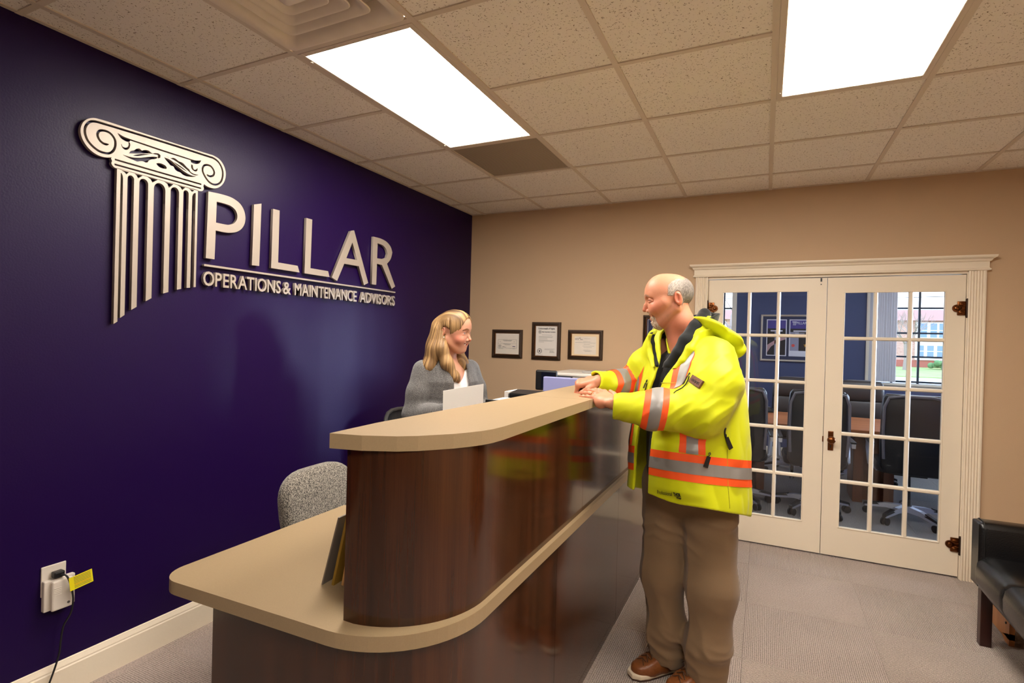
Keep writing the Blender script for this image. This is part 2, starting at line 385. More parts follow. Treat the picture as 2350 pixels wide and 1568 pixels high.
# ------------------------------------------------------------------ door casing
tr = MB()
def fluted(x0, x1):
    n = 5; p = [(x0, 0), (x0, -.02)]; wv = (x1-x0-.016)/n
    for i in range(n):
        a = x0+.008+wv*i; p += [(a, -.022), (a+wv*.2, -.019), (a+wv*.35, -.0165), (a+wv*.5, -.0155), (a+wv*.65, -.0165), (a+wv*.8, -.019)]
    return p+[(x1-.008, -.022), (x1, -.02), (x1, 0)]
trim = MB().prism(fluted(2.064, 2.154), 0, 2.035).build('trim_1', M_WHITE); tag(trim, kind='structure')
trim2 = MB().prism(fluted(3.769, 3.860), 0, 2.035).build('trim_2', M_WHITE); tag(trim2, kind='structure')
hd = [(0, 2.035), (-.026, 2.035), (-.03, 2.039), (-.03, 2.045), (-.024, 2.05), (-.022, 2.054), (-.022, 2.092), (-.03, 2.096), (-.034, 2.102), (-.036, 2.108), (-.043, 2.112), (-.052, 2.118), (-.055, 2.125), (-.055, 2.133), (0, 2.133)]
def mitred_head(x0, x1):
    b = MB()
    rings = []
    for x, s in ((x0, -1), (x1, 1)):
        rings.append([(x+s*max(0, (-p[0]-.022)), p[0], p[1]) for p in hd])
    b.loft(rings); return b
tag(mitred_head(2.052, 3.872).build('trim_3', M_WHITE), kind='structure')
tag(MB().box((2.140, -.004, 0), (2.158, .12, 2.03)).box((3.765, -.004, 0), (3.783, .12, 2.03)).box((2.158, -.004, 2.018), (3.765, .12, 2.035)).build('trim_4', M_WHITE), kind='structure')

# ------------------------------------------------------------------ glazed doors
def french_door(nm, x0, x1, gx0, gx1, gz0, gz1, y=.008, t=.04):
    b = MB()
    b.box((x0, y, .012), (gx0, y+t, 2.012)).box((gx1, y, .012), (x1, y+t, 2.012)).box((gx0, y, .012), (gx1, y+t, gz0)).box((gx0, y, gz1), (gx1, y+t, 2.012))
    # sticking bead round the glazed opening
    for q, (a, c) in enumerate((((gx0, gz0), (gx1, gz0)), ((gx0, gz1), (gx1, gz1)), ((gx0, gz0), (gx0, gz1)), ((gx1, gz0), (gx1, gz1)))):
        b.box((min(a[0], c[0])-.004, y-.004, min(a[1], c[1])-.004), (max(a[0], c[0])+.004, y+.012, max(a[1], c[1])+.004), bev=.0025)
    d = tag(b.build(nm, M_WHITE), kind='structure')
    nx, nz, mw = 3, 5, .026
    cw = (gx1-gx0-mw*(nx-1))/nx; ch = (gz1-gz0-mw*(nz-1))/nz
    def bar(p0, p1, vert):
        # moulded glazing bar: hexagonal section
        s = [(-mw/2, .014), (-mw/2, .006), (-mw*.25, -.004), (mw*.25, -.004), (mw/2, .006), (mw/2, .014), (mw/2, .026), (-mw/2, .026)]
        r = []
        for p in (p0, p1): r.append([((p[0]+u) if vert else p[0], y+v, p[1] if vert else p[1]+u) for u, v in (s if vert else [(u_*.96, v_+.0007) for u_, v_ in s])])
        MB().loft(r).build('muntin', M_WHITE, d)
    for i in range(1, nx): bar((gx0+i*(cw+mw)-mw/2, gz0), (gx0+i*(cw+mw)-mw/2, gz1), True)
    for j in range(1, nz): bar((gx0, gz0+j*(ch+mw)-mw/2), (gx1, gz0+j*(ch+mw)-mw/2), False)
    pane = tile_mesh('pane', cw+.004, .003, -(ch+.004)/2, (ch+.004)/2, M_GLASS, 0)
    for i in range(nx):
        for j in range(nz):
            o = D.objects.new('pane', pane); COL.objects.link(o); o.parent = d
            o.location = (gx0+i*(cw+mw)+cw/2, y+.018, gz0+j*(ch+mw)+ch/2)
    return d
d1 = french_door('door_1', 2.161, 2.968, 2.269, 2.847, .226, 1.917)
d2 = french_door('door_2', 2.972, 3.762, 3.079, 3.657, .219, 1.905)
def hinge(d, x, z, s):
    b = MB()
    b.box((x+s*.002, -.003, z-.046), (x+s*.046, .009, z+.046), bev=.002)
    b.cyl((x+s*.048, -.003, z), (x+s*.048, .009, z), .025, n=20)
    b.ball((x+s*.05, -.004, z), (.013, .006, .013)); b.ball((x+s*.026, -.004, z+.027), (.014, .005, .009)); b.ball((x+s*.026, -.004, z-.027), (.014, .005, .009))
    b.tube([(x+s*.004, -.004, z+.012), (x+s*.022, -.006, z+.010), (x+s*.04, -.004, z+.022)], .004)
    b.tube([(x+s*.004, -.004, z-.012), (x+s*.022, -.006, z-.010), (x+s*.04, -.004, z-.022)], .004)
    h = b.build('hinge', M_BRASS, d, smooth=True)
    k = MB().cyl((x-s*.003, -.007, z-.052), (x-s*.003, -.007, z+.052), .0075, n=12)
    k.ball((x-s*.003, -.007, z+.056), .0085, 10, 8); k.ball((x-s*.003, -.007, z-.056), .0085, 10, 8)
    k.build('hinge_pin', mat('dark_bronze', lin(66, 50, 42), .4, metal=.9), h, smooth=True)
hinge(d2, 3.764, 1.790, -1); hinge(d2, 3.764, .222, -1); hinge(d1, 2.159, 1.790, 1); hinge(d1, 2.159, .222, 1)
pl = MB().box((3.000, .003, .766), (3.034, .009, .904), bev=.002).box((3.004, .001, .770), (3.030, .004, .900), bev=.001).build('knob_plate', M_BRASS, d2)
MB().cyl((3.017, .004, .848), (3.017, -.035, .848), .009).ball((3.017, -.045, .848), (.027, .02, .027)).cyl((3.017, .002, .848), (3.017, -.006, .848), .017).build('knob', M_BRASS, pl, smooth=True)
MB().cyl((3.017, .0015, .800), (3.017, -.001, .800), .005).box((3.0145, -.001, .783), (3.0195, .0015, .800)).build('keyhole', M_BLACKP, pl)
MB().box((2.964, .000, .825), (2.972, .008, .865)).build('latch', M_BRASS, d1)
MB().box((2.925, .003, 1.985), (2.936, .008, 2.010)).cyl((2.930, .008, 1.965), (2.930, .004, 1.965), .004).build('flush_bolt', M_BLACKP, d1)

# ------------------------------------------------------------------ ceiling fittings
M_EMIT = mat('lit_diffuser', (1, 1, 1, 1), .5, emit=(PANEL_COL, PANEL))
for q, (c_, r_) in enumerate(LIGHTS):
    x0, x1 = gx[c_]+.012, gx[c_+1]-.012; y1, y0 = gy[r_-1]-.012, gy[r_+1]+.012
    lab = ['lit ceiling light panel next to the stepped air diffuser above the purple wall', 'lit ceiling light panel on the right above the glazed doors',
           'lit ceiling light panel on the right behind the viewer'][q]
    t = thing('ceiling_light', lab, 'light', ((x0+x1)/2, (y0+y1)/2, H), 'recessed ceiling light panels')
    fw = .026
    b = MB()
    for a, c in (((x0, y0), (x0+fw, y1)), ((x1-fw, y0), (x1, y1)), ((x0+fw, y0), (x1-fw, y0+fw)), ((x0+fw, y1-fw), (x1-fw, y1))):
        b.box((a[0], a[1], H-.010), (c[0], c[1], H+.02), bev=.003)
    b.box((x0, y0, H+.06), (x1, y1, H+.066))
    b.build('frame', M_GRID, t)
    MB().box((x0+fw-.002, y0+fw-.002, H-.004), (x1-fw+.002, y1-fw+.002, H+.001)).build('diffuser', M_EMIT, t)
    for yy in (y0+.07, y1-.07):
        MB().cyl((x0+.012, yy, H-.013), (x0+.012, yy, H-.008), .006, n=10).build('latch', M_GRID, t)
t = thing('air_diffuser', 'off-white stepped square air diffuser in the ceiling beside the light panel', 'vent', ((gx[1]+gx[2])/2, (gy[5]+gy[4])/2, H))
def sq_ring(cx_, cy_, prof_, r=.05, n=6):
    rings = []
    for h_, z in prof_:
        rr = min(r, h_*.45); p = []
        for (sx, sy, a0) in ((1, 1, 0), (-1, 1, 90), (-1, -1, 180), (1, -1, 270)):
            p += [(x_, y_, z) for x_, y_ in arc(cx_+sx*(h_-rr), cy_+sy*(h_-rr), rr, a0, a0+90, n)]
        rings.append(p)
    return rings
M_VENT = mat('vent_paint', lin(232, 220, 204), .5, var=(9, .05))
cxv, cyv = (gx[1]+gx[2])/2, (gy[5]+gy[4])/2
MB().loft(sq_ring(cxv, cyv, [(.292, H-.004), (.292, H-.010), (.285, H-.011), (.262, H-.008), (.246, H+.006), (.232, H+.030), (.228, H+.05)], .03), caps=False).build('flange', M_VENT, t, smooth=True, recalc=False)
for k, h_ in enumerate((.205, .155, .105)):
    MB().loft(sq_ring(cxv, cyv, [(h_-.04, H+.05), (h_-.018, H+.022), (h_, H-.002), (h_+.004, H-.008), (h_+.001, H-.011), (h_-.012, H-.009), (h_-.03, H+.012), (h_-.046, H+.05)], .035), caps=False).build('louvre', M_VENT, t, smooth=True, recalc=False)
MB().loft(sq_ring(cxv, cyv, [(.062, H-.004), (.058, H-.012), (.05, H-.016), (.02, H-.026), (.002, H-.03)], .012)).build('hub_plate', M_VENT, t, smooth=True)
MB().box((cxv-.23, cyv-.23, H+.05), (cxv+.23, cyv+.23, H+.06)).build('duct_plate', mat('duct_plate_paint', lin(206, 194, 176), .7), t)
# perforated return grille
M_PERF = mat('perforated_plate', lin(150, 134, 112), .5)
N, L, P = nodes(M_PERF)
g = N.new('ShaderNodeNewGeometry'); v = N.new('ShaderNodeTexVoronoi'); v.inputs['Scale'].default_value = 110; v.inputs['Randomness'].default_value = 0
r = N.new('ShaderNodeMapRange'); r.inputs['From Min'].default_value = .26; r.inputs['From Max'].default_value = .34
c = N.new('ShaderNodeMix'); c.data_type = 'RGBA'; c.inputs['A'].default_value = lin(34, 28, 22); c.inputs['B'].default_value = lin(176, 158, 134)
mp = N.new('ShaderNodeMapping'); mp.inputs['Scale'].default_value = (1, 1, 0)
L.new(g.outputs['Position'], mp.inputs[0]); L.new(mp.outputs[0], v.inputs['Vector']); L.new(v.outputs['Distance'], r.inputs['Value']); L.new(r.outputs[0], c.inputs['Factor']); L.new(c.outputs['Result'], P.inputs['Base Color'])
x0, x1, y1, y0 = gx[1]+.012, gx[2]-.012, gy[1]-.012, gy[2]+.012
t = thing('return_grille', 'perforated grey-tan square return air grille at the end of the light panel', 'vent', ((x0+x1)/2, (y0+y1)/2, H))
MB().box((x0+.008, y0+.008, H-.003), (x1-.008, y1-.008, H)).build('perforated_panel', M_PERF, t)
b = MB()
for a, c_ in (((x0, y0), (x0+.01, y1)), ((x1-.01, y0), (x1, y1)), ((x0, y0), (x1, y0+.01)), ((x0, y1-.01), (x1, y1))): b.box((a[0], a[1], H-.005), (c_[0], c_[1], H+.004))
b.build('frame', M_GRID, t)
# ------------------------------------------------------------------ reception desk
M_LAM = mat('cream_laminate', lin(158, 136, 104), .36, spec=.45, var=(260, .05))
M_LAME = mat('cream_laminate_edge', lin(186, 156, 112), .38, spec=.45, var=(260, .04))
M_DESKW = m_wood('mahogany_veneer', lin(38, 17, 8), lin(80, 42, 20), .15, coat=.22)
desk = thing('reception_desk', 'long reception desk with cream counters and dark reddish wood front panels', 'desk', (1.4, -2.2, 0))
YE = -.95
slab = [(1.20, YE), (1.20, -2.50), (1.14, -2.60), (1.04, -2.66), (.963, -2.70), (.963, -3.395)] + arc(1.045, -3.395, .082, 180, 270, 8)[1:] + \
       [(1.60, -3.463)] + arc(1.602, -3.165, .298, -88, 0, 16) + [(1.900, YE)]
MB().prism(slab, .742, .78).build('lower_counter', M_LAM, desk)
fp = [(1.165, -3.44), (1.59, -3.438)] + arc(1.602, -3.158, .281, -90, 0, 18)[1:] + [(1.883, -2.56)]
def wall_strip(path, th, z0, z1):
    inn = offset_path(path, th); return MB().prism(path+inn[::-1], z0, z1)
wall_strip(fp, .025, 0, .742).build('front_panel', M_DESKW, desk, smooth=True)
for a, c in ((-2.558, -1.62), (-1.618, YE)): MB().box((1.858, a, 0), (1.883, c, .742)).build('front_panel', M_DESKW, desk)
up = [(1.618, -3.408)] + arc(1.615, -3.143, .268, -82, 0, 16) + [(1.883, -2.262)]
wall_strip(up, .03, .78, 1.222).build('upper_panel', M_DESKW, desk, smooth=True)
for a, c in ((-2.26, -1.62), (-1.618, YE)): MB().box((1.853, a, .78), (1.883, c, 1.222)).build('upper_panel', M_DESKW, desk)
ledge = [(1.588, -3.440), (1.675, -3.421), (1.753, -3.383), (1.793, -3.350), (1.823, -3.313), (1.852, -3.277), (1.874, -3.238), (1.892, -3.198), (1.903, -3.157), (1.908, -3.10), (1.909, -2.281)]
MB().prism(ledge+[(1.612, -2.281), (1.586, -2.95), (1.577, -3.25)], 1.222, 1.26).build('ledge_top', M_LAM, desk)
MB().prism([(1.909, -2.279), (1.909, YE+.01), (1.618, YE+.01), (1.612, -2.279)], 1.222, 1.26).build('ledge_top', M_LAM, desk)
MB().box((1.62, YE, 0), (1.883, YE+.025, 1.222)).box((1.2, YE, 0), (1.62, YE+.025, .742)).build('end_panel', M_DESKW, desk)
MB().box((1.655, -3.0, .781), (1.68, YE, 1.21)).build('back_panel', M_DESKW, desk)

# ------------------------------------------------------------------ things on the desk
M_PAPER = mat('white_paper', lin(232, 228, 224), .75)
def leaning(nm, lab, cat, m, x, y, w, h, t, lean, yaw, grp=None):
    o = MB().box((0, 0, 0), (t, w, h)).build(nm, m); o.location = (x, y, .7815); o.rotation_euler = (0, lean, yaw); tag(o, lab, cat, grp); return o
lean = [('folder', 'grey folder outermost of the row leaning behind the raised panel', 'folder', mat('grey_card', lin(118, 108, 98), .6), 1.425, .004, .26),
        ('folder', 'olive yellow folder second in the row behind the raised panel', 'folder', mat('olive_card', lin(150, 116, 36), .7), 1.452, .008, .22),
        ('envelope', 'tan envelope third in the row behind the raised panel', 'envelope', mat('manila_card', lin(206, 158, 100), .75), 1.478, .006, .18),
        ('booklet', 'white booklet fourth in the row behind the raised panel', 'booklet', M_PAPER, 1.498, .006, .15),
        ('folder', 'orange folder innermost of the row behind the raised panel', 'folder', mat('orange_card', lin(220, 134, 52), .7), 1.518, .006, .12)]
for i, (nm, lab, cat, m, x, t, ln) in enumerate(lean):
    leaning(nm, lab, cat, m, x, -3.29+.012*i, .30, .21, t, ln, .06, 'folders leaning on the lower counter')
mon = thing('monitor', 'flat computer monitor with lilac-silver back behind the ledge', 'monitor', (1.45, -1.1, .78))
MB().box((1.30, -1.30, .86), (1.645, -1.26, 1.275), bev=.006).build('screen_shell', mat('lilac_plastic', lin(140, 142, 190), .35), mon)
MB().cyl((1.5, -1.27, .79), (1.5, -1.27, 1.0), .022).box((1.38, -1.36, .781), (1.58, -1.18, .793), bev=.004).build('stand', M_BLACKP, mon)
b = thing('file_tray', 'black file tray with a white card standing behind the ledge', 'tray', (1.40, -2.0, .78))
MB().box((1.42, -2.05, .782), (1.555, -1.87, 1.238), bev=.006).prism([(-2.05, 1.238), (-1.95, 1.250), (-1.87, 1.242)], 1.42, 1.555, ax=0).build('tray', M_BLACKP, b)
MB().box((1.395, -2.05, .782), (1.415, -1.9, 1.245)).build('card', M_PAPER, b)
kb = thing('tape_dispenser', 'white desk dispenser with black end just behind the ledge', 'dispenser', (1.5, -2.3, .78))
MB().box((1.47, -2.36, .782), (1.545, -2.22, 1.236), bev=.006).build('body', mat('white_plastic', lin(225, 222, 215), .4), kb)
MB().box((1.462, -2.38, .782), (1.545, -2.362, 1.240), bev=.004).build('end_cap', M_BLACKP, kb)

# ------------------------------------------------------------------ printer by the back wall
pr = thing('printer', 'white and navy floor-standing office printer with black touch screen by the back wall', 'printer', (1.3, -.4, 0))
M_PW = mat('printer_white', lin(222, 216, 208), .45); M_NAVY = mat('printer_navy', lin(30, 38, 62), .4)
MB().box((1.02, -.62, .02), (1.60, -.06, 1.13), bev=.01).build('body', M_PW, pr)
MB().box((1.10, -.64, 1.13), (1.26, -.08, 1.235), bev=.006).build('control_panel', M_NAVY, pr)
MB().box((1.262, -.62, 1.155), (1.60, -.08, 1.235), bev=.006).build('scanner_bed', M_PW, pr)
MB().box((1.06, -.63, 1.237), (1.60, -.08, 1.262), bev=.008).build('lid', M_PW, pr)
MB().box((1.30, -.5, 1.262), (1.42, -.36, 1.275), bev=.003).build('feeder', mat('feeder_grey', lin(170, 165, 160), .5), pr)
MB().box((1.28, -.66, 1.12), (1.58, -.62, 1.15), bev=.004).build('output_slot', M_BLACKP, pr)
s = MB().box((1.035, -.80, 1.135), (1.205, -.775, 1.285), bev=.012).build('touch_screen', M_BLACKP, pr)
MB().box((1.085, -.803, 1.155), (1.195, -.8, 1.272)).build('display', mat('dark_display', lin(18, 20, 34), .12), s)
MB().box((1.10, -.775, 1.17), (1.14, -.64, 1.2)).build('screen_arm', M_BLACKP, pr)
for x in (1.08, 1.54):
    for y in (-.56, -.12): MB().cyl((x, y, 0), (x, y, .025), .03).build('foot', M_BLACKP, pr)

# ------------------------------------------------------------------ framed certificates
M_FRAME = mat('bronze_frame', lin(58, 40, 26), .38, metal=.35, bump=(160, .3, 3)); M_FRAMEL = mat('frame_gilt_lip', lin(112, 72, 38), .4, metal=.5)
M_INK = mat('ink', lin(60, 60, 66), .8); M_INK2 = mat('pale_ink', lin(150, 148, 146), .8)
M_FGLASS = M_GLASS
BW = lambda x0, z0, y: frame_of((x0, y, z0), (1, 0, 0), (0, 0, 1), (0, -1, 0))
def frame_rect(x0, x1, z0, z1, prof_, m, nm, parent, y=0):
    """mitred frame: prof_ = list of (inset, depth)"""
    r = []
    for (sx, sz) in ((0, 0), (1, 0), (1, 1), (0, 1)):
        r.append([((x0+i) if sx == 0 else (x1-i), y-d, (z0+i) if sz == 0 else (z1-i)) for i, d in prof_])
    return MB().loft(r, closed=True).build(nm, m, parent)
def picture(nm, lab, x0, x1, z0, z1, fw, matcol, grp='framed certificates'):
    t = thing(nm, lab, 'picture', ((x0+x1)/2, 0, z0), grp)
    frame_rect(x0, x1, z0, z1, [(0, 0), (0, .012), (.004, .018), (fw*.45, .022), (fw*.6, .016), (fw*.75, .018), (fw*.8, .010), (fw*.8, 0)], M_FRAME, 'frame', t)
    frame_rect(x0+fw*.8, x1-fw*.8, z0+fw*.8, z1-fw*.8, [(0, 0), (0, .012), (fw*.12, .012), (fw*.2, .006), (fw*.2, 0)], M_FRAMEL, 'lip', t)
    pg = MB().box((x0+fw*.9, -.005, z0+fw*.9), (x1-fw*.9, -.001, z1-fw*.9)).build('certificate', matcol, t)
    return t, pg
def line(p, x0, x1, z, h=.0022, m=None, y=-.0053): MB().box((x0, y-.0005, z-h/2), (x1, y, z+h/2)).build('print_line', m or M_INK2, p)
def seal(p, x, z, r, m=None, y=-.0053, nm='seal'):
    b = MB(); ring = []
    b.tube([(x+r*math.cos(2*PI*k/24), y, z+r*math.sin(2*PI*k/24)) for k in range(24)], r*.07, 5, closed=True)
    b.tube([(x+r*.72*math.cos(2*PI*k/20), y, z+r*.72*math.sin(2*PI*k/20)) for k in range(20)], r*.05, 5, closed=True)
    b.ball((x, y, z), (r*.3, .0006, r*.42), 10, 6)
    b.build(nm, m or M_INK, p)
M_CREAM = mat('cream_mat', lin(232, 208, 170), .8); M_CERT = mat('certificate_paper', lin(226, 216, 204), .7, var=(14, .05)); M_PAPERW = mat('certificate_white', lin(228, 222, 216), .7)
t, pg = picture('framed_certificate', 'small landscape framed certificate nearest the purple wall', .256, .567, 1.333, 1.595, .036, M_CERT)
b = MB()
for a, c_ in (((.315, 1.423), (.3165, 1.503)), ((.507, 1.423), (.5085, 1.503)), ((.315, 1.423), (.508, 1.4245)), ((.315, 1.5015), (.508, 1.503)), ((.315, 1.466), (.508, 1.467))): b.box((a[0], -.0058, a[1]), (c_[0], -.0053, c_[1]))
b.build('printed_border', M_INK, pg)
for z, a, c_ in ((1.496, .365, .46), (1.489, .375, .452), (1.483, .33, .345), (1.483, .475, .492), (1.461, .37, .45), (1.455, .385, .44), (1.438, .362, .385), (1.434, .362, .40), (1.418, .32, .372), (1.418, .468, .492)): line(pg, a, c_, z, .002, M_INK)
MB().box((.466, -.0058, 1.436), (.494, -.0053, 1.442)).build('printed_block', mat('navy_ink', lin(40, 44, 90), .8), pg)
seal(pg, .336, 1.442, .013)
t, pg = picture('framed_certificate', 'portrait framed certificate with round seals between two landscape ones', .661, .938, 1.33, 1.668, .036, M_PAPERW)
text_mesh('heading', 'Commonwealth of Virginia', .02, .0004, M_INK, pg, BW(.72, 1.604, -.0055), width=.158, bold=.0006)
text_mesh('subheading', 'State Corporation Commission', .0135, .0004, M_INK, pg, BW(.758, 1.576, -.0055), width=.128, bold=.0004)
seal(pg, .737, 1.580, .014); seal(pg, .737, 1.408, .022)
for z, a, c_ in ((1.553, .757, .852), (1.538, .727, .865), (1.532, .727, .857), (1.522, .727, .81), (1.513, .727, .812), (1.504, .727, .872), (1.498, .727, .857), (1.489, .727, .778), (1.428, .785, .882), (1.421, .785, .87), (1.402, .835, .878), (1.397, .83, .88), (1.372, .705, .77)): line(pg, a, c_, z)
MB().tube([(.835, -.0056, 1.408), (.843, -.0056, 1.414), (.848, -.0056, 1.406), (.856, -.0056, 1.413), (.862, -.0056, 1.407), (.872, -.0056, 1.411)], .0012, 5).build('signature', M_INK, pg)
t, pg = picture('framed_certificate', 'landscape framed certificate with cream mat to the right of the portrait one', 1.007, 1.320, 1.346, 1.603, .034, M_CREAM)
MB().box((1.065, -.0058, 1.392), (1.262, -.0051, 1.548)).build('sheet', M_CERT, pg)
MB().tube([(1.07, -.0062, 1.522), (1.08, -.0062, 1.530), (1.078, -.0062, 1.515), (1.092, -.0062, 1.532), (1.096, -.0062, 1.516), (1.106, -.0062, 1.530), (1.118, -.0062, 1.536), (1.12, -.0062, 1.520), (1.14, -.0062, 1.521)], .0018, 5).build('scribble', M_INK, pg)
for z, a, c_ in ((1.528, 1.155, 1.21), (1.502, 1.145, 1.21), (1.493, 1.072, 1.255), (1.480, 1.15, 1.205), (1.464, 1.14, 1.245), (1.452, 1.15, 1.225), (1.430, 1.145, 1.21), (1.424, 1.15, 1.225), (1.417, 1.16, 1.21)): line(pg, a, c_, z, .0018, y=-.006)
t, pg = picture('framed_seal', 'dark framed navy display with a cream medallion behind the man in yellow', 1.658, 1.965, 1.459, 1.735, .03, mat('navy_mat', lin(28, 36, 74), .7))
b = MB()
for a, c_ in (((1.695, 1.49), (1.698, 1.70)), ((1.925, 1.49), (1.928, 1.70)), ((1.695, 1.49), (1.928, 1.493)), ((1.695, 1.697), (1.928, 1.70))): b.box((a[0], -.006, a[1]), (c_[0], -.005, c_[1]))
b.build('silver_line', mat('silver_line_mat', lin(190, 186, 180), .4), pg)
MB().cyl((1.795, -.004, 1.60), (1.795, -.0075, 1.60), .066, n=36).build('medallion', mat('medallion_cream', lin(200, 196, 164), .6, var=(60, .15)), pg)
seal(pg, 1.795, 1.60, .055, mat('medallion_ink', lin(150, 150, 120), .6), y=-.008, nm='medallion_relief')

